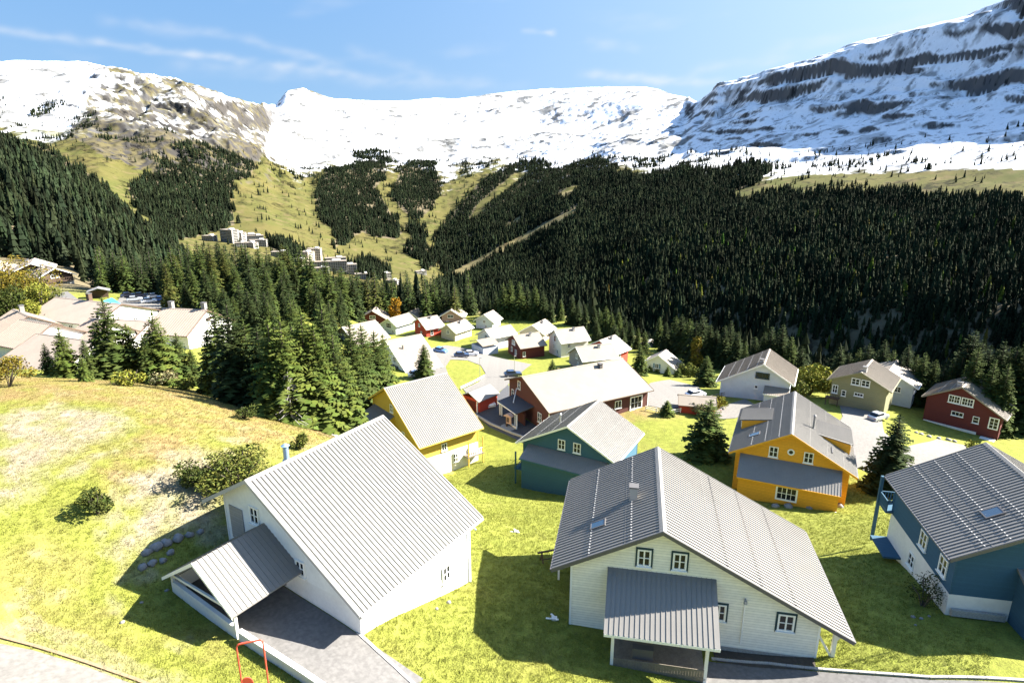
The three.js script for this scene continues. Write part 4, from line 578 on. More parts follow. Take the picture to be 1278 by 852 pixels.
// ---------------------------------------------------------------- beige holiday residences on the left and the timber chalets above them
chalet({ name: 'beige_residence', label: 'cream rendered residence with two stone chimneys behind the near spruces', cat: 'building', p: [-66.3, -31.6, -133.5, 1.38, 11, 7.5, 9, 0.52, 0.50], base: -44, og: 0.4, wall: M.white, roof: M.roofTan, barge: M.timber, ribs: true, ribStep: 0.6, extra(c) { addWins(c, [['front', 1.2, -2.0, 3.2, 0.5, 4, 1, { frame: M.timber }], ['front', -2, -5.6, 1.1, 1.4], ['front', 2.4, -5.6, 1.1, 1.4], ['front', -2, -8.6, 1.1, 1.4], ['front', 2.4, -8.6, 1.1, 1.4], ['left', -4, -6, 1.2, 1.4], ['left', -8, -6, 1.2, 1.4]]); stack(c, 0.6, -1.2, 0.9, 0.9, 1.7); stack(c, 0.5, -9.2, 0.9, 0.9, 1.6); } });
chalet({ name: 'beige_residence', label: 'low cream residence wing left of the two chimneyed residence', cat: 'building', p: [-77, -33.2, -130, 1.38, 12, 7.5, 7, 0.45, 0.45], base: -43, og: 0.4, wall: M.white, roof: M.roofTan, barge: M.timber, extra(c) { addWins(c, [['left', -4, -5, 1.2, 1.4], ['left', -8, -5, 1.2, 1.4], ['front', 0, -4, 1.2, 1.4]]); } });
chalet({ name: 'gabled_residence', label: 'cream rendered residence with tall sunlit gable and small windows', cat: 'building', p: [-87.5, -30.2, -116, 1.15, 10, 6.2, 6.6, 0.55, 0.5], base: -44, og: 0.4, wall: M.white, roof: M.roofTan, barge: M.timber, ribs: true, ribStep: 0.6, extra(c) { addWins(c, [['front', 0.2, -2.6, 0.7, 0.9, 1, 2], ['front', -2.6, -4.6, 0.6, 1.2, 1, 2], ['front', -1.2, -4.5, 0.6, 1.2, 1, 2], ['front', 2.8, -4.4, 0.7, 1.1, 1, 2], ['front', -2, -7.6, 1, 1.4], ['front', 2, -7.6, 1, 1.4]]); } });
chalet({ name: 'long_residence', label: 'long low residence under a broad tan roof with one chimney', cat: 'building', p: [-90, -32.2, -142, 1.22, 22, 8, 10, 0.4, 0.36], base: -43.5, og: 0.4, wall: M.white, roof: M.roofTan, barge: M.timber, extra(c) { addWins(c, [['left', -8, -4.6, 1.2, 1.4], ['left', -14, -4.6, 1.2, 1.4], ['front', -2, -4.6, 1.2, 1.4], ['front', 3, -4.6, 1.2, 1.4]]); stack(c, 0.4, -11, 0.9, 0.9, 1.7, M.timber); } });
chalet({ name: 'front_residence', label: 'residence with tan roof reaching down to the hill crest bushes', cat: 'building', p: [-74.5, -31.5, -108.5, 1.2, 16, 8.8, 5.5, 0.42, 0.42], base: -42, og: 0.4, wall: M.white, roof: M.roofTan, barge: M.timber, extra(c) { addWins(c, [['front', -2, -5, 1.2, 1.4], ['left', -6, -5.6, 1.2, 1.2]]); } });
for (const [p, base, label] of [[[-80, -31.6, -122, 1.0, 9, 5, 5, 0.55, 0.55], -43.5, 'steep gabled cream house between the two tan roofed residences'], [[-98, -30.6, -124, 0.9, 10, 5.5, 5.5, 0.55, 0.55], -43.5, 'steep gabled cream house behind the tall sunlit gable']]) chalet({ name: 'gabled_house', label, cat: 'building', p, base, og: 0.4, wall: M.white, roof: M.roofTan, barge: M.timber, ribs: true, ribStep: 0.6, extra(c) { addWins(c, [['front', 0, -2.6, 0.8, 1.1], ['front', -2, -5.2, 1, 1.3], ['front', 2, -5.2, 1, 1.3]]); stack(c, 0.5, -6, 0.8, 0.8, 1.5); } });
const timberChalet = (name, label, p, base) => chalet({ name, label, cat: 'building', group: 'timber chalets below the wooded hill', p, base, og: 1.4, wall: M.timber, roof: M.roofTan, barge: M.trim, split: -5.0, lower: M.white, extra(c) { addWins(c, [['front', -2.4, -6.4, 0.9, 1.1], ['front', 0.6, -6.4, 0.9, 1.1], ['front', 3.2, -6.4, 0.9, 1.1], ['front', 0, -2.8, 2.4, 1.2, 3, 1]]); mesh('balcony', box(c.wl + c.wr, 0.2, 1.5, 0, c.Hr - 4.6, c.zf + 0.8), M.timber, c.g); rail(c.g, [-c.wl, c.Hr - 4.5, c.zf + 1.5], [c.wr, c.Hr - 4.5, c.zf + 1.5], 1.0, M.timber, 'balcony_rail', 20); stack(c, -1.5, -6, 1, 1, 1.4); } });
timberChalet('timber_chalet', 'brown timber chalet with white ground floor and balcony at the bend of the road', [-150, -34.4, -205, 0.95, 14, 5.6, 6.0, 0.5, 0.5], -42.5);
timberChalet('timber_chalet', 'brown timber chalet wing with broad pale roof joined to the balcony chalet', [-160, -33.4, -208, 0.55, 14, 7, 6, 0.45, 0.45], -42.5);
timberChalet('timber_chalet', 'brown timber chalet behind the autumn trees at the foot of the wooded hill', [-176, -33.6, -207, 0.5, 16, 7, 7, 0.42, 0.42], -43);

// ---------------------------------------------------------------- the resort far down in the valley: slab blocks with rows of windows
function resortBlock(px, pv, r, w, d, h, yaw, label, mat = M.concrete, floors = Math.round(h / 3)) {
  const az = azOf(px, pv), x = Math.sin(az) * r, z = -Math.cos(az) * r, y = landY(x, z);
  const g = new THREE.Group(); g.name = numbered('resort_block'); g.position.set(x, y - 3, z); g.rotation.y = yaw; scene.add(g); tag(g, label, 'building', 'slab blocks of the valley resort');
  mesh('wall', box(w, h + 3, d, 0, (h + 3) / 2, 0), mat, g); const rf = mesh('roof', box(w + 0.8, 0.5, d + 0.8, 0, h + 3.26, 0), M.roofCream, g); mesh('roof_housing', box(w * 0.25, 2.2, d * 0.5, w * 0.2, h + 4.6, 0), M.white, rf);
  for (let f = 0; f < floors; f++) { const yy = 3 + (f + 0.5) * h / floors, nb = Math.max(3, Math.round(w / 4)), out = []; for (let i = 0; i < nb; i++) { const xx = -w / 2 + w * (i + 0.5) / nb; out.push(box(w / nb * 0.72, h / floors * 0.55, 0.3, xx, yy, d / 2)); } for (const s of [-1, 1]) out.push(box(0.3, h / floors * 0.5, d * 0.6, s * w / 2, yy, 0)); mesh('window_row', out, M.glass, g); }
}
const RB = [
  [287, 300, 1330, 34, 16, 26, -0.5, 'tall pale resort block with bright end wall'], [297, 296, 1345, 26, 16, 22, -0.2, 'stepped pale resort block beside the tall end block'],
  [307, 292, 1400, 46, 16, 13, 0.35, 'long flat resort block with white roof edge'], [318, 293, 1390, 30, 16, 14, 0.35, 'resort block with dark glazed front'], [322, 303, 1330, 32, 14, 12, 0.2, 'lower resort block in front of the glazed one'], [312, 306, 1290, 26, 14, 9, -0.3, 'small resort block beside the round pavilion'], [300, 308, 1280, 20, 14, 8, 0.4, 'low resort hall among the trees'],
  [383, 326, 1210, 22, 18, 24, -0.4, 'tower-like pale resort block at the grove'], [393, 322, 1230, 24, 16, 30, 0.1, 'tallest sand coloured resort block'], [375, 331, 1190, 26, 14, 12, -0.6, 'low sand coloured resort block'], [418, 322, 1270, 40, 16, 19, 0.35, 'dark windowed resort block on the slope'], [412, 337, 1200, 60, 15, 17, 0.25, 'long white fronted resort block with slim windows'], [432, 334, 1215, 38, 15, 18, 0.3, 'resort block continuing the long white front'], [400, 345, 1150, 30, 14, 8, 0.2, 'low resort hall below the long white front'],
  [452, 346, 1160, 26, 14, 9, 0.3, 'small resort building by the meadow'], [478, 346, 1250, 30, 12, 8, 0.5, 'lift station building at the foot of the piste'], [490, 352, 1180, 22, 12, 7, -0.2, 'white roofed hut row by the meadow edge'], [525, 345, 1400, 24, 12, 7, 0.6, 'lift hut beside the long piste'], [350, 322, 1230, 30, 14, 12, 0.1, 'resort block half hidden by spruces'], [262, 303, 1350, 24, 14, 10, -0.2, 'pale resort house left of the tall block'],
];
for (const [px, pv, r, w, d, h, yaw, label] of RB) resortBlock(px, pv, r, w, d, h, yaw, label, px > 370 && px < 400 ? M.beige : M.concrete);
// ---------------------------------------------------------------- outlines of roads and yards, read from the photograph and laid on the land
const localPoly = (p, pts) => pts.map(([lx, lz]) => { const c = Math.cos(p[3]), s = Math.sin(p[3]); return [p[0] + c * lx + s * lz, p[2] - s * lx + c * lz]; });
const ROADS = [
  worldPoly([[-40, 796], [40, 812], [110, 834], [170, 856], [220, 880], [120, 960], [-40, 920]]),
  localPoly([-17.6, 0, -37.31, -0.567], [[-2.9, -0.6], [9.4, -0.6], [14, -0.9], [15, 3.8], [4, 3.9], [-2.9, 3.9]]),
  worldPoly([[884, 826], [960, 832], [1050, 841], [1160, 849], [1278, 854], [1360, 857], [1360, 900], [1000, 900], [880, 900], [874, 852]]),
  worldPoly([[515, 478], [526, 450], [540, 434], [556, 431], [596, 437], [640, 450], [664, 455], [652, 464], [642, 472], [630, 484], [614, 496], [596, 505], [585, 494], [578, 486], [597, 477], [606, 466], [600, 456], [584, 450], [562, 449], [556, 458], [562, 474], [548, 480]]),
  worldPoly([[600, 507], [616, 497], [634, 480], [644, 500], [650, 520], [690, 545], [660, 556], [612, 534], [592, 518]]),
  worldPoly([[800, 490], [812, 478], [836, 474], [870, 482], [884, 496], [860, 505], [836, 512], [806, 506]]),
  worldPoly([[1034, 548], [1052, 520], [1048, 506], [1100, 516], [1104, 540], [1128, 560], [1170, 548], [1206, 556], [1210, 572], [1160, 590], [1120, 602], [1060, 580]]),
  worldPoly([[900, 508], [930, 498], [950, 510], [918, 522], [884, 524]]),
  worldPoly([[138, 390], [150, 370], [210, 362], [250, 366], [256, 378], [200, 392]], 110),
  worldPoly([[70, 400], [66, 380], [62, 368], [84, 364], [104, 378], [124, 392], [138, 404], [100, 420]], 110),
];
const CHALET_BOX = []; for (const g of scene.children) if (g.isGroup && g.userData.box) CHALET_BOX.push(g.userData.box);
for (const g of scene.children) if (g.isGroup) delete g.userData.box;
// ---------------------------------------------------------------- spruces: tapered trunk, whorls of drooping branches set with needle sprays
const V3 = (x, y, z) => new THREE.Vector3(x, y, z);
function triGeo(pos, col) { const g = new THREE.BufferGeometry(); g.setAttribute('position', new THREE.BufferAttribute(new Float32Array(pos), 3)); if (col) g.setAttribute('color', new THREE.BufferAttribute(new Float32Array(col), 3)); g.computeVertexNormals(); return g; }
function spruceCrown(s, whorls, per, sprays, width = 0.2, jag = 0.25) {      // unit height
  srand(s); const pos = [], col = [];
  const put = (a, b, c, k) => { pos.push(a.x, a.y, a.z, b.x, b.y, b.z, c.x, c.y, c.z); for (let i = 0; i < 3; i++) col.push(k[0], k[1], k[2]); };
  for (let w = 0; w < whorls; w++) {
    const t = (w + 0.4 * rnd()) / whorls, y = 0.05 + 0.93 * t, reach0 = width * Math.pow(1 - t, 0.72) + 0.014, n = Math.max(3, Math.round(per * (1 - 0.55 * t))), ph = rnd() * 6.28;
    for (let i = 0; i < n; i++) {
      if (rnd() < 0.07) continue;
      const a = ph + i / n * 6.283 + rr(-0.25, 0.25), len = reach0 * rr(1 - jag, 1 + jag), dx = Math.cos(a), dz = Math.sin(a), droop = mix(0.45, -0.25, t) * len * rr(0.7, 1.3), up = len * 0.1;
      const tone = rr(0.7, 1.3), k = [tone * rr(0.9, 1.15), tone, tone * rr(0.8, 1.05)];
      const P = q => V3(dx * len * q, y - droop * q * q + up * q * (1 - q), dz * len * q);
      for (let j = 0; j < sprays; j++) {
        const q = (j + 0.7) / sprays, p = P(q * 0.92), wd = (len * (0.36 - 0.22 * q) + 0.006) * rr(0.7, 1.3), tip = P(Math.min(1.04, q * 0.92 + 0.95 / sprays));
        for (const sd of [-1, 1]) { const e = V3(p.x - dz * sd * wd + dx * wd * 0.5, p.y - wd * rr(0.15, 0.6), p.z + dx * sd * wd + dz * wd * 0.5); put(p, e, tip, k); }
        if (j % 2 === 0) put(P(q * 0.8), V3(p.x + rr(-0.2, 0.2) * wd, p.y - wd * rr(0.7, 1.1), p.z + rr(-0.2, 0.2) * wd), tip, k);
      }
    }
  }
  for (let i = 0; i < 5; i++) { const a = i * 1.257; put(V3(0, 1.0, 0), V3(Math.cos(a) * 0.012, 0.93, Math.sin(a) * 0.012), V3(Math.cos(a + 1.2) * 0.012, 0.93, Math.sin(a + 1.2) * 0.012), [1, 1, 1]); }
  return triGeo(pos, col);
}
const trunkGeo = (() => { const g = new THREE.CylinderGeometry(0.004, 0.019, 0.97, 7, 4); g.translate(0, 0.46, 0); return g; })();
const leafMat = (r, g, b, o = {}) => new THREE.MeshPhysicalMaterial({ specularIntensity: 0.15, color: lin(r, g, b), vertexColors: true, roughness: 0.9, side: THREE.DoubleSide, ...o });
const barkMat = std(lin(0.09, 0.07, 0.055), { map: texWood }), deadMat = std(lin(0.30, 0.28, 0.26));
const SPR = { near: [spruceCrown(11, 33, 12, 5, 0.225), spruceCrown(12, 30, 11, 5, 0.25), spruceCrown(13, 36, 11, 5, 0.205)], mid: [spruceCrown(21, 24, 9, 3, 0.2), spruceCrown(22, 21, 9, 3, 0.23), spruceCrown(23, 26, 8, 3, 0.18)] };
const GREEN = { dark: leafMat(0.026, 0.038, 0.013), mid: leafMat(0.044, 0.062, 0.016), light: leafMat(0.062, 0.084, 0.018), olive: leafMat(0.055, 0.062, 0.016) };
function spruce(x, z, h, lod, mat, label, group, name = 'spruce_tree', wf = 1) {
  const g = new THREE.Group(); g.name = numbered(name); const y = landY(x, z) - 0.15; g.position.set(x, y, z); g.rotation.y = rnd() * 6.28; const s = h * rr(0.92, 1.08) * wf; g.scale.set(s, h, s);
  const t = new THREE.Mesh(trunkGeo, barkMat); t.name = 'trunk'; const list = SPR[lod], c = new THREE.Mesh(list[Math.floor(rnd() * list.length)], mat); c.name = 'crown'; for (const m of [t, c]) { m.castShadow = m.receiveShadow = true; g.add(m); }
  scene.add(g); return tag(g, label, 'tree', group);
}
let spruceCount = 0;
const LB = { hill: 'spruce at the crest of the grassy hill', slope: 'green spruce in the grove beside the yellow chalet', rim: 'dark spruce on the plateau rim behind the village chalets', rimR: 'dark spruce on the rim above the gorge behind the olive and red chalets', wood: 'dark spruce in the wood between the village and the valley resort', left: 'dark spruce on the slope beside the parking area' };
function spruceAt(px, vb, vt, mat, label, group, wf = 1) { const b = hit(px, vb), top = b.r * tanOf(px, vt) + CAM_Y; spruce(b.x, b.z, clamp(top - b.y, 2.5, 27), 'near', mat, label, group, 'spruce_tree', wf); spruceCount++; }
function spruceTop(px, vt, r, mat, label, group, wf = 1) { const az = azOf(px, vt), x = Math.sin(az) * r, z = -Math.cos(az) * r; spruce(x, z, clamp(r * tanOf(px, vt) + CAM_Y - landY(x, z), 7, 30), 'near', mat, label, group, 'spruce_tree', wf); spruceCount++; }
srand(501);
for (const [x, vb, vt, k, wf] of [[85, 472, 404, 'light', 1.35], [62, 468, 425, 'mid'], [112, 474, 420, 'mid'], [145, 473, 366, 'mid', 1.25], [128, 470, 398, 'mid'], [168, 474, 400, 'light', 1.2], [203, 478, 384, 'light', 1.3], [186, 478, 412, 'mid'], [228, 478, 412, 'mid', 1.2], [243, 480, 432, 'mid'], [106, 476, 440, 'light']]) spruceAt(x, vb, vt, GREEN[k], LB.hill, 'spruces on the hill crest', wf ?? 1);
for (const [x, vb, vt, k, wf] of [[280, 497, 372, 'mid'], [298, 506, 366, 'dark', 1.1], [316, 510, 392, 'mid'], [332, 516, 402, 'dark', 1.2], [347, 524, 392, 'light', 1.1], [362, 528, 388, 'light'], [374, 520, 396, 'mid'], [388, 532, 378, 'light'], [402, 536, 398, 'light', 1.1], [413, 530, 372, 'mid'], [424, 538, 405, 'mid'], [432, 540, 436, 'light', 1.2], [445, 532, 396, 'mid'], [458, 522, 402, 'mid'], [472, 508, 410, 'mid', 1.1], [482, 500, 414, 'light'], [268, 494, 408, 'dark'], [306, 500, 420, 'light'], [440, 520, 420, 'light'], [395, 516, 400, 'dark'], [352, 505, 398, 'dark'], [420, 512, 390, 'dark']]) spruceAt(x, vb, vt, GREEN[k], LB.slope, 'spruces in the grove', wf ?? 1);
spruceAt(530, 472, 428, GREEN.mid, 'slim young spruce standing alone beside the street lawn', undefined, 1.3);
spruceAt(881, 570, 495, GREEN.mid, 'broad dark spruce standing alone left of the orange chalet', undefined, 1.6);
spruceAt(1107, 612, 511, GREEN.dark, 'tall broad spruce standing alone between the orange and blue chalets', undefined, 1.5);
spruceAt(689, 478, 447, GREEN.mid, 'small spruce at the corner of the brown hall roof', undefined, 1.5);
spruceAt(798, 468, 428, GREEN.mid, 'narrow young spruce beside the blue shuttered chalet', undefined, 1.1);
spruceAt(832, 518, 498, GREEN.light, 'small round spruce in front of the red shed', undefined, 2.2);
spruceAt(880, 482, 442, GREEN.mid, 'bushy spruce beside the pale blue chalet', undefined, 1.7);
for (const [x, vb, vt] of [[833, 470, 456], [846, 471, 458], [812, 462, 450], [821, 464, 452]]) spruceAt(x, vb, vt, GREEN.light, 'knee high young spruce by the blue shuttered chalet', 'young spruces', 2.0);
const rim = [[575, 372, 245], [590, 368, 250], [604, 376, 240], [618, 362, 240], [628, 352, 236], [637, 346, 238], [648, 350, 234], [658, 356, 236], [668, 354, 232], [678, 362, 230], [688, 374, 228], [700, 372, 232], [714, 366, 224], [722, 376, 222], [731, 378, 216], [742, 380, 212], [750, 386, 210], [757, 380, 206], [764, 388, 204], [773, 387, 200], [781, 394, 198], [788, 398, 195], [797, 410, 190], [805, 420, 186], [824, 394, 196], [832, 400, 190], [845, 392, 192], [852, 390, 188], [862, 396, 186], [870, 398, 178], [879, 390, 180], [888, 402, 176], [896, 410, 176], [906, 404, 174], [914, 398, 176], [922, 412, 172], [560, 366, 252], [548, 372, 250], [611, 370, 246], [653, 362, 246], [745, 396, 200], [768, 402, 190], [778, 406, 186]];
for (const [x, v, r] of rim) spruceTop(x, v, r, rnd() < 0.6 ? GREEN.dark : GREEN.mid, LB.rim, 'spruces on the village rim', rr(0.9, 1.2));
const rimR = [[932, 424, 166], [944, 418, 164], [956, 412, 163], [965, 405, 162], [979, 402, 162], [990, 418, 160], [1003, 430, 158], [1052, 430, 156], [1062, 438, 155], [1075, 432, 155], [1087, 426, 154], [1097, 436, 155], [1107, 421, 154], [1118, 434, 152], [1128, 440, 150], [1137, 427, 152], [1147, 440, 150], [1157, 437, 149], [1170, 446, 150], [1181, 452, 148], [1192, 448, 148], [1204, 440, 148], [1213, 416, 150], [1220, 409, 150], [1230, 420, 149], [1239, 427, 147], [1248, 436, 146], [1257, 422, 147], [1265, 432, 146], [1273, 428, 146], [1285, 420, 147], [1300, 430, 146], [1320, 424, 148], [1224, 430, 142], [1245, 445, 140], [1262, 450, 140]];
for (const [x, v, r] of rimR) spruceTop(x, v, r, rnd() < 0.7 ? GREEN.dark : GREEN.mid, LB.rimR, 'spruces above the gorge', rr(0.9, 1.15));
// wood between the village and the resort, nearest trees one by one
const woodFree = [];
{
  srand(88); const cand = [];
  for (let i = 0; i < 2600; i++) {
    const px = rr(120, 590), r = 156 * Math.exp(rnd() * 1.3), az = azOf(px, 360);
    const r0 = px < 205 ? 232 : px < 262 ? 186 : px < 400 ? 158 : px < 450 ? mix(158, 238, (px - 400) / 50) : 238;
    if (r < r0) continue; const x = Math.sin(az) * r, z = -Math.cos(az) * r;
    if (cand.some(c => Math.hypot(c.x - x, c.z - z) < (r < 215 ? 4.8 : 3.4))) continue; cand.push({ x, z, r, px });
  }
  cand.sort((a, b) => a.r - b.r); const nInd = Math.min(cand.length, 292 - spruceCount);
  cand.forEach((c, i) => { const h = rr(12, 19) * (c.px < 210 ? 0.85 : c.r < 205 ? 0.72 : 1); if (i < nInd) spruce(c.x, c.z, h, c.r < 230 ? 'near' : 'mid', rnd() < 0.45 ? GREEN.dark : rnd() < 0.7 ? GREEN.mid : GREEN.olive, c.px < 200 ? LB.left : LB.wood, c.px < 200 ? 'spruces beside the parking area' : 'spruces of the wood', 'spruce_tree', rr(0.85, 1.15)); else woodFree.push([c.x, c.z, h]); });
}
// ---------------------------------------------------------------- the far woods: one mass of small spruces
function farTree(s, tiers, seg) {
  srand(s); const pos = [], col = [];
  for (let t = 0; t < tiers; t++) { const y0 = 0.06 + 0.9 * t / tiers, y1 = Math.min(1, y0 + 1.55 / tiers), r = 0.155 * Math.pow(1 - t / tiers, 0.85) + 0.015, k = rr(0.8, 1.2); for (let i = 0; i < seg; i++) { const a = (i + rr(0, 0.3)) / seg * 6.283 + t, b = a + 6.283 / seg * rr(0.8, 1.1), ra = r * rr(0.65, 1.2), rb = r * rr(0.65, 1.2); pos.push(0, y1, 0, Math.cos(b) * rb, y0 - rr(0, 0.03), Math.sin(b) * rb, Math.cos(a) * ra, y0 - rr(0, 0.03), Math.sin(a) * ra); for (let q = 0; q < 3; q++) col.push(k, k, k); } }
  return triGeo(pos, col);
}
const farGeo = [farTree(5, 7, 6), farTree(6, 6, 6), farTree(7, 8, 5)];
function instanced(name, geo, mat, list, label, category) {      // list: [x, y, z, scale xz, scale y, turn, r, g, b]
  const m = new THREE.InstancedMesh(geo, mat, list.length), o = new THREE.Object3D(), c = new THREE.Color(); m.name = numbered(name); m.userData.kind = 'stuff'; if (label) m.userData.label = label; if (category) m.userData.category = category;
  list.forEach((t, i) => { o.position.set(t[0], t[1], t[2]); o.rotation.set(0, t[5], 0); o.scale.set(t[3], t[4], t[3]); o.updateMatrix(); m.setMatrixAt(i, o.matrix); m.setColorAt(i, c.setRGB(t[6], t[7], t[8])); });
  m.castShadow = m.receiveShadow = true; scene.add(m); return m;
}
{
  srand(4242); const lists = [[], [], []], A0 = -0.86, A1 = 0.86;
  const add = (az, r, h, yel) => { const x = Math.sin(az) * r, z = -Math.cos(az) * r, y = CAM_Y + landPolar(az, r) - 0.4, pt = fbm(x / 70 + 2, z / 70, 3); h *= 1 + 0.55 * pt; const k = rr(0.5, 1.7) * (1 + 0.8 * fbm(x / 110 - 6, z / 110, 2)), c = yel ? [rr(3, 6), rr(2.8, 5), rr(0.9, 1.6)] : [k * rr(0.85, 1.15), k, k * rr(0.85, 1.1)]; lists[Math.floor(rnd() * 3)].push([x, y, z, h * rr(0.85, 1.5), h, rnd() * 6.28, c[0], c[1], c[2]]); };
  for (let i = 0; i < 330000; i++) {
    const az = rr(A0, A1), r = Math.sqrt(mix(310 * 310, 3000 * 3000, rnd())), lr = Math.log(r);
    const keep = r < 1600 ? 1 : 0.6; if (rnd() > keep) continue;
    if (inForest(az, lr, 0.012 * noise(az * 60, lr * 30) + 0.006 * noise(az * 240, lr * 120), 0.03 * noise(az * 50 + 9, lr * 30) + 0.012 * noise(az * 260, lr * 140))) { const n = fbm(Math.sin(az) * r / 90, Math.cos(az) * r / 90, 3); if (n < -0.4 && rnd() < 0.6) continue; const low = az > 0.12 && r < 1150 && r > 650; add(az, r, rr(9, 23) * (r > 2000 ? 0.8 : 1), low && rnd() < 0.03); }
    else if (r > 1500 && lr < snowR(az) + (az > azOf(870) ? 0.2 : 0.22) && lr > snowR(az) - 0.12 && lr < farKeys(az)[6][0] + 0.05) { const n = fbm(Math.sin(az) * r / 120 + 7, Math.cos(az) * r / 120, 3); if (n > 0.16 && rnd() < (az > azOf(880) ? 0.22 : 0.5)) add(az, r, rr(9, 16)); else if (rnd() < 0.02) add(az, r, rr(7, 13)); }
    else if (r > 900 && lr < snowR(az) && rnd() < 0.06 && fbm(Math.sin(az) * r / 70 + 3, Math.cos(az) * r / 70, 3) > 0.12) add(az, r, rr(8, 15));
  }
  // the wooded flank from the plateau rim down to the valley floor and into the gorge
  for (let i = 0; i < 60000; i++) { const az = rr(azOf(-120), azOf(1420)), keys = farKeys(az), r = Math.exp(mix(keys[0][0] + 0.1, Math.max(keys[2][0], Math.log(700)), Math.sqrt(rnd()))); const px = 639 + Math.tan(az) * 786; if (px > 120 && px < 590 && r < 600) continue; if (px < 150) continue; if (px < 560 && r > 1010) continue; add(az, r, rr(12, 20)); }
  for (const [x, z, h] of woodFree) lists[Math.floor(rnd() * 3)].push([x, landY(x, z) - 0.3, z, h, h, rnd() * 6.28, 1, 1, 1]);
  const farMat = leafMat(0.014, 0.020, 0.009);
  lists.forEach((l, k) => instanced('spruce_forest', farGeo[k], farMat, l, ['dark spruce woods covering the far valley slopes', 'dark spruce woods covering the far valley slopes, second kind', 'dark spruce woods covering the far valley slopes, slender kind'][k], 'forest'));
  console.log('forest', lists.map(l => l.length).join(' '), 'single', spruceCount);
}
// ---------------------------------------------------------------- broadleaf trees and bushes: leaves spread through the crown on real stems
function leafCrown(s, n, rx, ry, size, hollow = 0.35) {
  srand(s); const pos = [], col = [], lobes = []; for (let i = 0; i < 9; i++) lobes.push([rr(-0.6, 0.6) * rx, rr(-0.5, 0.7) * ry, rr(-0.6, 0.6) * rx, rr(0.4, 0.62)]);
  for (let i = 0; i < n; i++) {
    const L = lobes[Math.floor(rnd() * lobes.length)], u = rr(-1, 1), a = rnd() * 6.283, q = Math.sqrt(1 - u * u), rad = L[3] * Math.pow(mix(hollow, 1, rnd()), 0.6);
    const c = V3(L[0] + q * Math.cos(a) * rad * rx, L[1] + u * rad * ry, L[2] + q * Math.sin(a) * rad * rx), s1 = size * rr(0.6, 1.4), d = V3(rr(-1, 1), rr(-0.6, 0.8), rr(-1, 1)).normalize(), e = V3(rr(-1, 1), rr(-0.5, 0.5), rr(-1, 1)).cross(d).normalize(), k = rr(0.6, 1.35), kc = [k * rr(0.9, 1.2), k, k * rr(0.7, 1.1)];
    const p = [c.clone().addScaledVector(d, s1), c.clone().addScaledVector(e, s1 * 0.45), c.clone().addScaledVector(d, -s1), c.clone().addScaledVector(e, -s1 * 0.45)];
    for (const t of [0, 1, 2, 0, 2, 3]) { pos.push(p[t].x, p[t].y, p[t].z); col.push(...kc); }
  }
  return triGeo(pos, col);
}
function stems(s, n, rx, ry, r) { srand(s); const out = []; for (let i = 0; i < n; i++) { const a = rnd() * 6.283, q = rr(0.2, 0.8); const b = [Math.cos(a) * rx * q, ry * rr(0.2, 0.7), Math.sin(a) * rx * q]; out.push(bar([Math.cos(a) * r * 2, -ry * 1.02, Math.sin(a) * r * 2], [b[0] * 0.45, b[1] * 0.1 - ry * 0.2, b[2] * 0.45], r * 2), bar([b[0] * 0.45, b[1] * 0.1 - ry * 0.2, b[2] * 0.45], b, r * 1.2)); } return out; }
const LEAF = { green: leafMat(0.085, 0.10, 0.024), deep: leafMat(0.045, 0.06, 0.016), yellow: leafMat(0.125, 0.105, 0.018), lime: leafMat(0.15, 0.16, 0.03), orange: leafMat(0.24, 0.13, 0.014), pale: leafMat(0.17, 0.165, 0.09) };
function shrub(name, px, pv, r0, rx, ry, mat, n, size, label, cat = 'bush', group) {
  const h = r0 ? (() => { const az = azOf(px, pv), x = Math.sin(az) * r0, z = -Math.cos(az) * r0; return { x, z, y: landY(x, z) }; })() : hit(px, pv);
  const g = new THREE.Group(); g.name = numbered(name); g.position.set(h.x, h.y - 0.05, h.z); scene.add(g); tag(g, label, cat, group); const sd = Math.floor(px * 7 + pv);
  const c = new THREE.Mesh(leafCrown(sd, n, rx, ry, size), mat); c.name = 'crown'; c.position.y = ry * 0.95; c.castShadow = c.receiveShadow = true; g.add(c);
  const t = mesh('stem', stems(sd + 1, cat === 'tree' ? 7 : 9, rx, ry, cat === 'tree' ? 0.12 : 0.035), barkMat, g); t.position.y = ry * 0.95; return g;
}
shrub('bush', 297, 612, 0, 3.1, 2.0, LEAF.green, 5200, 0.13, 'big leafy green bush on the hill beside the blue chimney pipe');
shrub('bush', 250, 606, 0, 1.7, 1.1, LEAF.deep, 1800, 0.12, 'dark low bush at the foot of the big leafy bush');
shrub('bush', 122, 640, 0, 1.15, 0.95, LEAF.deep, 1400, 0.11, 'dark little bush alone on the dry hill');
shrub('bush', 374, 560, 0, 0.9, 0.8, LEAF.green, 900, 0.11, 'small bush below the ridge end of the pale ribbed roof');
shrub('bush', 305, 522, 0, 1.3, 0.7, LEAF.deep, 900, 0.12, 'low dark bush on the yellow grass of the hill crest');
shrub('bush', 10, 483, 0, 2.5, 1.6, LEAF.yellow, 2600, 0.13, 'yellow autumn bush at the crest in front of the tan roof');
shrub('bush', 200, 480, 0, 2.6, 1.8, LEAF.pale, 1500, 0.2, 'pale silvery bush among the spruces of the hill crest');
shrub('bush', 165, 482, 0, 1.8, 1.1, LEAF.lime, 900, 0.17, 'light green bush on the hill crest');
shrub('bush', 232, 486, 0, 2.2, 1.0, LEAF.green, 1000, 0.17, 'low green bush on the crest before the white residence wall');
shrub('bush', 262, 492, 0, 2.0, 1.1, LEAF.deep, 1000, 0.17, 'dark low bush at the end of the hill crest');
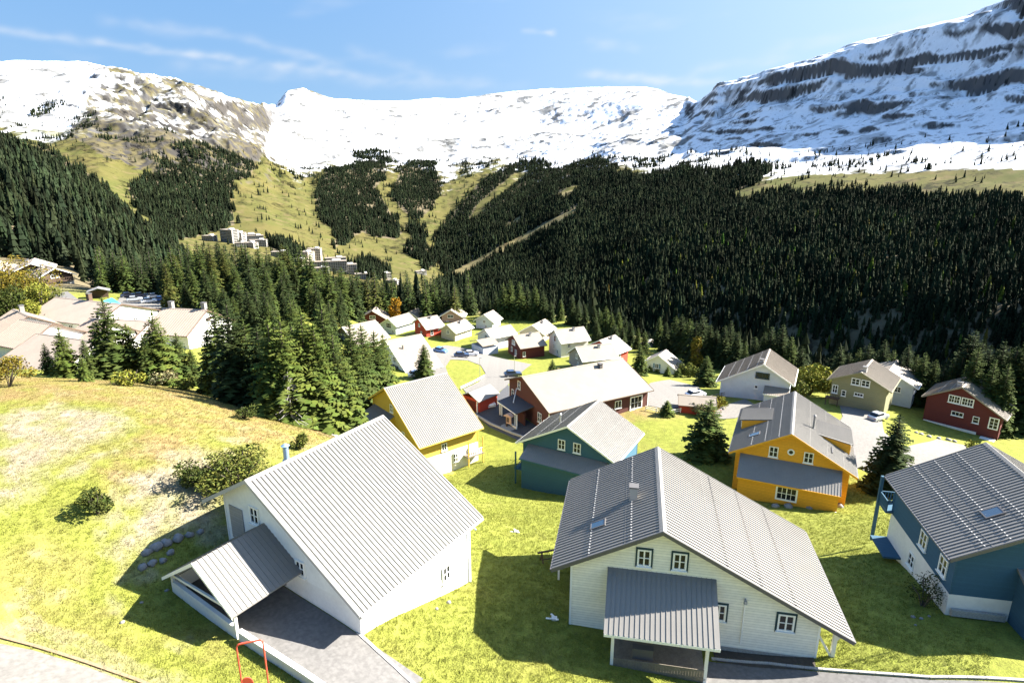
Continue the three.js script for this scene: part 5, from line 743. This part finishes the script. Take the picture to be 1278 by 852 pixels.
for (const [x, v, rx, ry, k, lab] of [[1010, 492, 4.2, 3.2, 'lime', 'round light green tree left of the olive chalet'], [1023, 487, 3.6, 3.6, 'lime', 'tall light green tree touching the olive chalet'], [988, 496, 3.0, 2.6, 'green', 'green leafy tree behind the pale blue chalet']]) shrub('leafy_tree', x, v, 0, rx, ry, LEAF[k], 2600, 0.3, lab, 'tree');
for (const [x, v, k] of [[702, 480, 'pale'], [716, 478, 'green'], [729, 477, 'pale'], [742, 474, 'green'], [753, 472, 'pale']]) shrub('hedge_bush', x, v, 0, 2.2, 1.7, LEAF[k], 900, 0.26, 'pale flowering bush in the hedge behind the brown hall', 'bush', 'hedge behind the brown hall');
for (const [x, v] of [[862, 470], [873, 474], [856, 466]]) shrub('bush', x, v, 0, 2.2, 1.6, LEAF.green, 800, 0.26, 'green bush between the blue shuttered and pale blue chalets', 'bush', 'bushes by the shuttered chalet');
shrub('autumn_tree', 209, 395, 300, 4, 5, LEAF.orange, 900, 0.5, 'orange autumn tree in the wood', 'tree'); shrub('autumn_tree', 493, 390, 236, 2.4, 4.5, LEAF.orange, 900, 0.4, 'orange autumn tree behind the glazed chalet', 'tree'); shrub('autumn_tree', 141, 352, 262, 4, 4, LEAF.yellow, 900, 0.5, 'golden autumn tree beside the parking area', 'tree'); shrub('autumn_tree', 872, 420, 172, 2.0, 4.5, LEAF.yellow, 1200, 0.35, 'dull yellow autumn tree among the rim spruces', 'tree');
for (const [x, v, r, rx, ry, k] of [[18, 370, 205, 6, 6, 'green'], [30, 365, 198, 7, 7, 'yellow'], [45, 372, 190, 5, 5, 'lime'], [12, 380, 188, 4, 5, 'deep'], [60, 374, 192, 5, 4.5, 'green'], [38, 385, 180, 4, 3.5, 'lime'], [5, 360, 200, 7, 8, 'yellow']]) shrub('leafy_tree', x, v, r, rx, ry, LEAF[k], 4200, 0.26, { green: 'green leafy tree in front of the timber chalets', yellow: 'yellow autumn tree in front of the timber chalets', lime: 'light green tree in front of the timber chalets', deep: 'dark green tree in front of the timber chalets' }[k], 'tree', 'leafy trees below the timber chalets');
shrub('bush', 1152, 756, 0, 1.5, 1.3, LEAF.deep, 1100, 0.08, 'thin dark shrub against the white wall of the blue chalet');
shrub('bush', 898, 508, 0, 1.8, 1.2, LEAF.lime, 900, 0.2, 'light green bush before the pale blue chalet'); shrub('bush', 870, 518, 0, 1.8, 1.2, LEAF.pale, 900, 0.2, 'pale bush in the garden by the red shed'); shrub('bush', 1228, 500, 118, 1.4, 1.6, LEAF.lime, 600, 0.2, 'yellow green bush behind the dark red chalet');
// bare dead spruces
function deadTree(px, vb, vt, label) { const b = hit(px, vb), h = clamp(b.r * tanOf(px, vt) + CAM_Y - b.y, 3, 16), g = new THREE.Group(); g.name = numbered('dead_tree'); g.position.set(b.x, b.y - 0.1, b.z); scene.add(g); tag(g, label, 'tree', 'bare dead trees in the grove'); srand(px); mesh('trunk', cyl(0.14, 0.03, h, 0, h / 2, 0, 7), deadMat, g); const out = []; for (let i = 0; i < 90; i++) { const y = rr(0.1, 0.95) * h, a = rnd() * 6.28, l = (1 - y / h) * 2.2 + 0.3; out.push(bar([0, y, 0], [Math.cos(a) * l, y - rr(0.1, 0.5) * l, Math.sin(a) * l], 0.035)); } mesh('branch', out, deadMat, g, 'stuff'); }
deadTree(365, 530, 462, 'bare silver dead tree at the edge of the grove'); deadTree(372, 526, 478, 'bare silver dead tree at the edge of the grove');
// ---------------------------------------------------------------- grass: tufts over the nearer lawns and the hill
{
  srand(909); const pos = []; for (let i = 0; i < 7; i++) { const a = i * 0.9, l = rr(0.02, 0.09), w = 0.012, h = rr(0.05, 0.13), lean = rr(0.02, 0.08), cx = Math.cos(a), cz = Math.sin(a); pos.push(cx * l - cz * w, 0, cz * l + cx * w, cx * l + cz * w, 0, cz * l - cx * w, cx * (l + lean), h, cz * (l + lean)); }
  const geo = triGeo(pos), list = [];
  const blocked = (x, z) => CHALET_BOX.some(b => { const dx = x - b.x, dz = z - b.z, lx = b.c * dx - b.s * dz, lz = b.s * dx + b.c * dz; return lx > -b.wl && lx < b.wr && lz < 0.2 && lz > -b.L; });
  for (let i = 0; i < 150000; i++) {
    const az = rr(-0.75, 0.75), r = Math.sqrt(mix(24 * 24, 92 * 92, Math.pow(rnd(), 1.5))), x = Math.sin(az) * r, z = -Math.cos(az) * r;
    if (fbm(x / 1.6, z / 1.6, 3) < -0.3 || blocked(x, z) || ROADS.some(p => inside(p, x, z))) continue;
    const c = groundColour(x, 0, z, az, r, 1), k = rr(0.95, 1.35) / MEANG; list.push([x, landY(x, z) - 0.01, z, rr(0.9, 2.0), rr(0.6, 1.5), rnd() * 6.28, c[0] * k, c[1] * k, c[2] * k]);
  }
  instanced('grass', geo, new THREE.MeshPhysicalMaterial({ color: 0xffffff, specularIntensity: 0.15, roughness: 0.9, side: THREE.DoubleSide }), list, 'short autumn grass of the lawns and the hill', 'grass');
}
// ---------------------------------------------------------------- streets, yards and kerbs, laid on the land
const matAsphalt = std(lin(0.15, 0.142, 0.135), { map: texRough, roughness: 0.9 }), matPale = std(lin(0.185, 0.172, 0.155), { map: texRough, roughness: 0.95 }), matDark = std(lin(0.075, 0.075, 0.08), { map: texRough, roughness: 0.9 }), matKerb = std(lin(0.42, 0.40, 0.37), { map: texRough });
function drape(name, poly, mat, lift = 0.06, maxEdge = 1.6) {
  const v = poly.map(([x, z]) => new THREE.Vector2(x, z)), tris = THREE.ShapeUtils.triangulateShape(v, []), out = [];
  const split = (a, b, c, d) => { const l = [[a, b], [b, c], [c, a]].map(([p, q]) => Math.hypot(p[0] - q[0], p[1] - q[1])), m = Math.max(...l); if (m < maxEdge || d > 12) { out.push(a, b, c); return; } const k = l.indexOf(m), P = [a, b, c], p = P[k], q = P[(k + 1) % 3], r = P[(k + 2) % 3], h = [(p[0] + q[0]) / 2, (p[1] + q[1]) / 2]; split(p, h, r, d + 1); split(h, q, r, d + 1); };
  for (const t of tris) split(poly[t[0]], poly[t[1]], poly[t[2]], 0);
  const pos = []; for (const p of out) pos.push(p[0], landY(p[0], p[1]) + lift, p[1]);
  let g = triGeo(pos); g = mergeVertices(g.deleteAttribute('normal')); g.computeVertexNormals(); const idx = g.index.array; if (g.attributes.normal.array[1] < 0) { for (let i = 0; i < idx.length; i += 3) { const t = idx[i]; idx[i] = idx[i + 1]; idx[i + 1] = t; } g.computeVertexNormals(); }
  const uv = new Float32Array(g.attributes.position.count * 2); for (let i = 0; i < uv.length / 2; i++) { uv[i * 2] = g.attributes.position.getX(i) * 0.35; uv[i * 2 + 1] = g.attributes.position.getZ(i) * 0.35; } g.setAttribute('uv', new THREE.BufferAttribute(uv, 2));
  const m = new THREE.Mesh(g, mat); m.name = numbered(name); m.userData.kind = 'structure'; m.receiveShadow = m.castShadow = true; scene.add(m); return m;
}
function kerb(pts, w = 0.22, h = 0.13, mat = matKerb) { const geo = []; for (let i = 0; i < pts.length - 1; i++) { const [a, b] = [pts[i], pts[i + 1]], n = Math.max(1, Math.round(Math.hypot(a[0] - b[0], a[1] - b[1]) / 1.0)); for (let k = 0; k < n; k++) { const p = t => { const x = mix(a[0], b[0], t), z = mix(a[1], b[1], t); return [x, landY(x, z) + h / 2 - 0.02, z]; }; geo.push(bar(p((k + 0.01) / n), p((k + 0.99) / n), w, h + 0.16)); } } const g = mesh(numbered('kerb'), geo, mat); g.userData.kind = 'structure'; return g; }
drape('road', ROADS[0], matPale, 0.06, 1.0); kerb(worldPoly([[-20, 790], [40, 806], [110, 828], [170, 849], [230, 872]]), 0.18, 0.05, std(lin(0.28, 0.19, 0.11), { map: texRough }));
drape('driveway', ROADS[1], matAsphalt, 0.05, 0.8);
drape('path', ROADS[2], matAsphalt, 0.05, 0.8); drape('flower_bed', localPoly([9.78, 0, -35.62, -0.19], [[3.9, -0.62], [10.3, -0.62], [10.2, 0.55], [6, 0.7], [3.9, 0.6]]), std(lin(0.075, 0.06, 0.045), { map: texRough, bumpMap: texRough, bumpScale: 0.06 }), 0.06, 0.6); kerb(worldPoly([[888, 823], [960, 829], [1050, 838], [1160, 846], [1278, 850], [1340, 852]]), 0.18, 0.08);
kerb(worldPoly([[446, 790], [470, 812], [492, 832], [520, 858]]), 0.2, 0.06); 
drape('street', ROADS[3], matPale, 0.09); drape('car_park', ROADS[4], matDark, 0.07); drape('yard', ROADS[5], matPale, 0.08); drape('street', ROADS[6], matPale, 0.08); drape('yard', ROADS[7], matPale, 0.08);
drape('car_park', ROADS[8], matPale, 0.12, 3); drape('road', ROADS[9], matAsphalt, 0.14, 3);
kerb(worldPoly([[592, 518], [612, 530], [640, 542], [680, 556]]), 0.3, 0.35, M.concrete);
// ---------------------------------------------------------------- the long white parapet of the driveway
{
  const g = new THREE.Group(); g.name = 'parapet_wall'; const a = -0.567, c = Math.cos(a), s = Math.sin(a), W = (lx, lz) => [-17.6 + c * lx + s * lz, -37.31 - s * lx + c * lz]; scene.add(g); tag(g, 'low white parapet wall along the driveway below the carport', 'wall');
  const geo = [], cap = []; for (let i = 0; i < 10; i++) { const p = W(3.9 + i, 4.1), q = W(4.9 + i, 4.1), yp = landY(...p), yq = landY(...q); geo.push(bar([p[0], yp - 0.1, p[1]], [q[0], yq - 0.1, q[1]], 0.24, 1.6)); cap.push(bar([p[0], yp + 0.73, p[1]], [q[0], yq + 0.73, q[1]], 0.32, 0.07)); } mesh('wall_body', geo, M.stucco, g); mesh('wall_cap', cap, M.white, g);
}
// red tubular frame with a round red plate beside the driveway
{
  const A = hit(322, 880), x = A.x, z = A.z, y = landY(x, z), red = std(lin(0.55, 0.07, 0.04), { roughness: 0.45 }); const g = new THREE.Group(); g.name = 'red_tube_frame'; g.position.set(x, y, z); g.rotation.y = 0.3; g.scale.set(1.25, (A.r * tanOf(322, 797) + CAM_Y - y) / 2.3, 1.25); scene.add(g); tag(g, 'red tubular frame with round red plate beside the driveway parapet', 'frame');
  const path = new THREE.CatmullRomCurve3([V3(-0.5, -0.2, 0), V3(-0.5, 1.0, 0), V3(-0.5, 2.12, 0), V3(-0.47, 2.24, 0), V3(-0.36, 2.28, 0), V3(0.36, 2.28, 0), V3(0.47, 2.24, 0), V3(0.5, 2.12, 0), V3(0.5, 1.0, 0), V3(0.5, -0.2, 0)], false, 'catmullrom', 0.2);
  mesh('tube', new THREE.TubeGeometry(path, 90, 0.034, 8), red, g); const d = mesh('plate', cyl(0.24, 0.24, 0.05, 0, 0, 0, 20, Math.PI / 2), red, g); d.position.set(-0.3, 0.85, 0); mesh('bracket', box(0.06, 1.0, 0.06, -0.3, 0.35, -0.05), red, g);
}
// ---------------------------------------------------------------- cars
function car(px, pv, yaw, paint, label, s = 1, rough = false) {
  const h = hit(px, pv, 12), g = new THREE.Group(); g.name = numbered('parked_car'); g.position.set(h.x, landY(h.x, h.z) + 0.1, h.z); g.rotation.y = yaw; g.scale.setScalar(s); scene.add(g); tag(g, label, 'car', 'cars parked in the village');
  const body = new THREE.MeshPhysicalMaterial({ color: paint, roughness: 0.3, clearcoat: 1, clearcoatRoughness: 0.08 });
  const pr = (pts, w) => { const sh = new THREE.Shape(pts.map(p => new THREE.Vector2(...p))), e = new THREE.ExtrudeGeometry(sh, { depth: w - 0.16, bevelEnabled: true, bevelThickness: 0.08, bevelSize: 0.07, bevelSegments: 2 }); e.translate(0, 0, -(w - 0.16) / 2); return e; };
  mesh('body', pr([[-2.0, 0.38], [2.0, 0.38], [2.03, 0.7], [1.85, 0.86], [0.95, 0.95], [-1.75, 0.98], [-2.02, 0.85]], 1.72), body, g);
  mesh('cabin', pr([[0.9, 0.92], [0.25, 1.42], [-1.25, 1.46], [-1.75, 0.95]], 1.42), M.glass, g); mesh('roof', pr([[0.2, 1.40], [0.1, 1.47], [-1.15, 1.5], [-1.3, 1.43]], 1.40), body, g);
  for (const x of [-1.3, 1.28]) for (const z of [-0.8, 0.8]) { const w = mesh('wheel', cyl(0.31, 0.31, 0.2, 0, 0, 0, 16, Math.PI / 2), M.barge, g); w.position.set(x, 0.31, z); mesh('rim', cyl(0.18, 0.18, 0.215, 0, 0, 0, 12, Math.PI / 2), M.metal, w); }
  for (const z of [-0.6, 0.6]) { mesh('headlight', box(0.05, 0.13, 0.34, 2.08, 0.72, z), M.guard, g); mesh('tail_light', box(0.05, 0.16, 0.24, -2.07, 0.78, z), M.scarlet, g); }
}
const WHT = lin(0.75, 0.76, 0.78), NAVY = lin(0.02, 0.035, 0.08), BLU = lin(0.08, 0.18, 0.42), SIL = lin(0.4, 0.42, 0.44);
car(609, 506, -1.15, WHT, 'white car parked in front of the brown hall entrance'); car(588, 444, 0.1, WHT, 'white car parked beside the white garage chalet'); car(550, 440, -0.5, BLU, 'blue car parked below the beige village chalet'); car(640, 470, 0.2, NAVY, 'dark navy car parked behind the brown hall'); car(576, 446, 0.15, NAVY, 'dark car in front of the white car by the garage chalet'); car(660, 512, -0.9, SIL, 'silver car parked close to the brown hall porch'); car(868, 496, 0.4, WHT, 'white car parked in the yard by the red shed'); car(1096, 524, 0.5, SIL, 'silver car parked on the road below the olive chalet'); car(520, 470, 0.3, WHT, 'white car parked beside the slim young spruce');
for (const [x, v, c, k] of [[168, 376, SIL, 'silver'], [176, 371, NAVY, 'dark'], [186, 378, WHT, 'white'], [193, 372, SIL, 'silver'], [202, 376, BLU, 'blue'], [160, 371, NAVY, 'navy']]) car(x, v, 0.5, c, x === 193 ? 'silver car beside the blue car in the upper parking area' : `${k} car in the upper parking area by the wood`);
// ---------------------------------------------------------------- lamps, mast, kiosk, play tower, boulders, planks
function lampPost(px, pv, vt, label) { const b = hit(px, pv), h = clamp(b.r * tanOf(px, vt) + CAM_Y - b.y, 3, 9), g = new THREE.Group(); g.name = numbered('street_lamp'); g.position.set(b.x, b.y, b.z); scene.add(g); tag(g, label, 'street lamp', 'street lamps of the village'); mesh('pole', cyl(0.07, 0.05, h, 0, h / 2, 0, 8), M.metal, g); mesh('lamp_head', [box(0.5, 0.12, 0.25, 0.2, h, 0), cyl(0.1, 0.14, 0.1, 0.3, h - 0.08, 0, 8)], M.guard, g); }
lampPost(599, 471, 446, 'slim street lamp on the lawn of the village street'); lampPost(642, 470, 444, 'street lamp at the end of the brown hall'); 
{
  const b = hit(635, 533), g = new THREE.Group(); g.name = 'kiosk_shelter'; g.position.set(b.x, b.y - 0.05, b.z); g.rotation.y = -0.6; scene.add(g); tag(g, 'small pink shelter kiosk on a paved round before the brown hall', 'kiosk');
  mesh('base', cyl(1.5, 1.5, 0.14, 0, 0.07, 0, 24), M.concrete, g); mesh('post', box(0.22, 2.0, 0.3, -0.45, 1.1, 0), M.timber, g); mesh('board', box(1.0, 1.5, 0.3, 0.1, 1.55, 0.05), M.pink, g); mesh('roof', prism([[-0.85, 2.3], [0, 2.75], [0.85, 2.3], [0.85, 2.2], [-0.85, 2.2]], -0.5, 0.5), M.pink, g); mesh('panel', box(0.5, 0.9, 0.04, -0.05, 1.5, 0.225), M.timber, g);
}
{
  const b = hit(598, 512), g = new THREE.Group(); g.name = 'red_garage'; g.position.set(b.x - 1.2, b.y - 0.1, b.z - 0.5); g.rotation.y = -0.7; scene.add(g); tag(g, 'small red garage with grey roof behind the yellow chalet', 'garage');
  mesh('wall', box(4.4, 2.7, 5, 0, 1.35, -2), M.scarlet, g); mesh('roof', prism([[-2.6, 2.6], [0, 3.9], [2.6, 2.6], [2.6, 2.45], [0, 3.72], [-2.6, 2.45]], -4.9, 1.2), M.roof, g); for (const x of [-2, 2]) mesh('post', box(0.18, 2.6, 0.18, x, 1.3, 0.95), M.trim, g); mesh('door', box(2.4, 2.1, 0.06, 0, 1.1, 0.54), M.red, g);
}
{
  const b = hit(138, 396, 100), g = new THREE.Group(); g.name = 'play_tower'; g.position.set(b.x, b.y, b.z); scene.add(g); tag(g, 'bright blue play tower in the grass by the parking area', 'play tower');
  const bl = std(lin(0.02, 0.32, 0.62)); for (const x of [-1.2, 1.2]) for (const z of [-1.2, 1.2]) mesh('leg', box(0.2, 3.4, 0.2, x, 1.6, z), M.timber, g); mesh('deck', box(2.8, 0.2, 2.8, 0, 1.6, 0), M.timber, g); mesh('canopy', prism([[-2.0, 3.3], [0, 4.8], [2.0, 3.3], [2.0, 3.1], [-2.0, 3.1]], -1.8, 1.8), bl, g); mesh('slide', bar([1.2, 1.7, 0], [4.6, 0.15, 0.4], 0.9, 0.14), bl, g); mesh('side_panel', box(2.8, 1.0, 0.1, 0, 2.2, 1.4), bl, g);
}
{ const b = hit(124, 372, 120), g = new THREE.Group(); g.name = 'bus_shelter'; g.position.set(b.x, b.y - 0.05, b.z); g.rotation.y = 0.5; scene.add(g); tag(g, 'small wooden shelter beside the upper road', 'shelter'); for (const x of [-2.2, 2.2]) for (const z of [-1, 1]) mesh('post', box(0.2, 2.5, 0.2, x, 1.25, z), M.timber, g); mesh('roof', prism([[-3, 2.4], [0, 3.4], [3, 2.4], [3, 2.25], [0, 3.22], [-3, 2.25]], -1.6, 1.6), M.stone, g); mesh('back_wall', box(4.4, 2.2, 0.1, 0, 1.15, -1), M.timber, g); }
function boulder(px, pv, s, label, group) { const b = hit(px, pv), g = new THREE.IcosahedronGeometry(1, 2), p = g.attributes.position; const sd = px * 0.37; for (let i = 0; i < p.count; i++) { const x = p.getX(i), y = p.getY(i), z = p.getZ(i), k = 1 + 0.35 * noise(x * 1.6 + sd, y * 1.6 + z) + 0.16 * noise(x * 4 + sd, z * 4 - y * 3); p.setXYZ(i, x * k * s, y * k * s * 0.6, z * k * s * 0.8); } const m = mesh(numbered('boulder'), g, M.stone); m.position.set(b.x, b.y + s * 0.12, b.z); m.rotation.y = px; return tag(m, label, 'rock', group); }
for (const [x, v, s] of [[195, 683, 0.5], [207, 678, 0.42], [183, 690, 0.36], [222, 672, 0.45], [190, 703, 0.36], [178, 708, 0.35], [203, 700, 0.3], [236, 668, 0.35], [250, 664, 0.3], [212, 690, 0.32]]) boulder(x, v, s, 'grey boulder in the shade on the slope left of the carport', 'boulders left of the carport');
for (const [x, v, s] of [[208, 737, 0.14], [176, 752, 0.12], [152, 777, 0.16], [560, 752, 0.2], [545, 760, 0.15]]) boulder(x, v, s, 'small pale stone lying in the grass', 'stones in the grass');
for (const [x, v, s] of [[968, 632, 0.5], [984, 633, 0.6], [1010, 634, 0.5], [1048, 632, 0.55]]) boulder(x, v, s, 'pale boulder at the foot of the orange chalet', 'boulders by the orange chalet');
for (const [x, v, s] of [[1150, 542, 0.4], [1160, 545, 0.5], [1172, 547, 0.4], [1184, 549, 0.5], [1144, 540, 0.35], [1192, 551, 0.4]]) boulder(x, v, s, 'stone of the rockery before the dark red chalet', 'rockery stones');
for (const [x, v, s] of [[1150, 772, 0.14], [1160, 769, 0.12], [1143, 780, 0.1], [1140, 770, 0.16]]) boulder(x, v, s, 'small stone in the shade by the thin shrub', 'stones by the shrub');
// a heap of grey boards on the slope below the grove
{ const a = hit(385, 524), b = hit(430, 552), g = new THREE.Group(); g.name = 'board_pile'; g.position.set((a.x + b.x) / 2, (a.y + b.y) / 2, (a.z + b.z) / 2); scene.add(g); tag(g, 'weathered grey timber retaining steps beside the grove', 'timber'); srand(31); for (let i = 0; i < 14; i++) { const t = i / 13, x = mix(a.x, b.x, t), z = mix(a.z, b.z, t); mesh('plank', bar([x - g.position.x - 0.9, landY(x, z) + 0.15 - g.position.y, z - g.position.z - 0.7], [x - g.position.x + 0.9, landY(x, z) + 0.2 - g.position.y, z - g.position.z + 0.9], 0.26, 0.14), deadMat, g); } }
// white lawn toys and offcuts on the lawn between the chalets
for (const [x, v] of [[643, 664], [690, 772]]) { const b = hit(x, v); srand(x); const m = mesh(numbered('board_offcuts'), [bar([-0.5, 0.06, 0], [0.4, 0.1, 0.2], 0.14, 0.05), bar([-0.1, 0.1, -0.4], [0.3, 0.22, 0.4], 0.14, 0.05), box(0.4, 0.2, 0.3, 0.1, 0.1, 0.1)], M.white); m.position.set(b.x, b.y, b.z); tag(m, x < 660 ? 'pale board offcuts on the sunny lawn between the front chalets' : 'pale board offcuts in the shade beside the cream white chalet', 'boards'); }
{ const g = new THREE.Group(); const b = hit(690, 700); g.name = 'trestle'; g.position.set(b.x, b.y, b.z); g.rotation.y = 0.3; scene.add(g); tag(g, 'dark wooden trestle rail on the lawn beside the cream white chalet', 'trestle'); for (const x of [-1, 1]) { mesh('leg', bar([x, -0.05, -0.4], [x, 1.05, 0], 0.09), M.timber, g); mesh('leg', bar([x, -0.05, 0.4], [x, 1.05, 0], 0.09), M.timber, g); } mesh('top_rail', box(2.8, 0.12, 0.12, 0, 1.08, 0), M.timber, g); mesh('side_rail', box(2.2, 0.08, 0.06, 0, 0.5, 0.24), M.timber, g); }
// ---------------------------------------------------------------- fences
function fence(pts, h, mat, label, step = 1.6) { const P = worldPoly(pts), c = P[0], y0 = landY(...c), g = new THREE.Group(); g.name = numbered('wooden_fence'); g.position.set(c[0], y0, c[1]); scene.add(g); tag(g, label, 'fence'); for (let i = 0; i < P.length - 1; i++) { const a = P[i], b = P[i + 1], n = Math.max(1, Math.round(Math.hypot(a[0] - b[0], a[1] - b[1]) / step)); const at = t => { const x = mix(a[0], b[0], t), z = mix(a[1], b[1], t); return [x - c[0], landY(x, z) - y0, z - c[1]]; }; for (let k = 0; k <= n; k++) { const p = at(k / n); mesh('post', box(0.12, h + 0.3, 0.12, p[0], p[1] + h / 2 - 0.15, p[2]), mat, g); if (k < n) { const q = at((k + 1) / n); for (const f of [0.45, 0.88]) mesh('rail', bar([p[0], p[1] + h * f, p[2]], [q[0], q[1] + h * f, q[2]], 0.05, 0.12), mat, g); } } } }
fence([[884, 500], [916, 492], [940, 484]], 1.0, M.plank, 'pale rail fence in front of the pale blue chalet');
fence([[806, 512], [832, 518], [866, 512], [900, 516]], 0.9, M.trim, 'white rail fence along the garden of the red shed');
fence([[575, 487], [590, 480], [604, 472]], 0.9, M.post, 'low pale fence around the street lawn');
fence([[558, 538], [580, 530], [596, 524]], 0.9, M.trim, 'white rail fence behind the yellow chalet');
renderer.render(scene, camera);
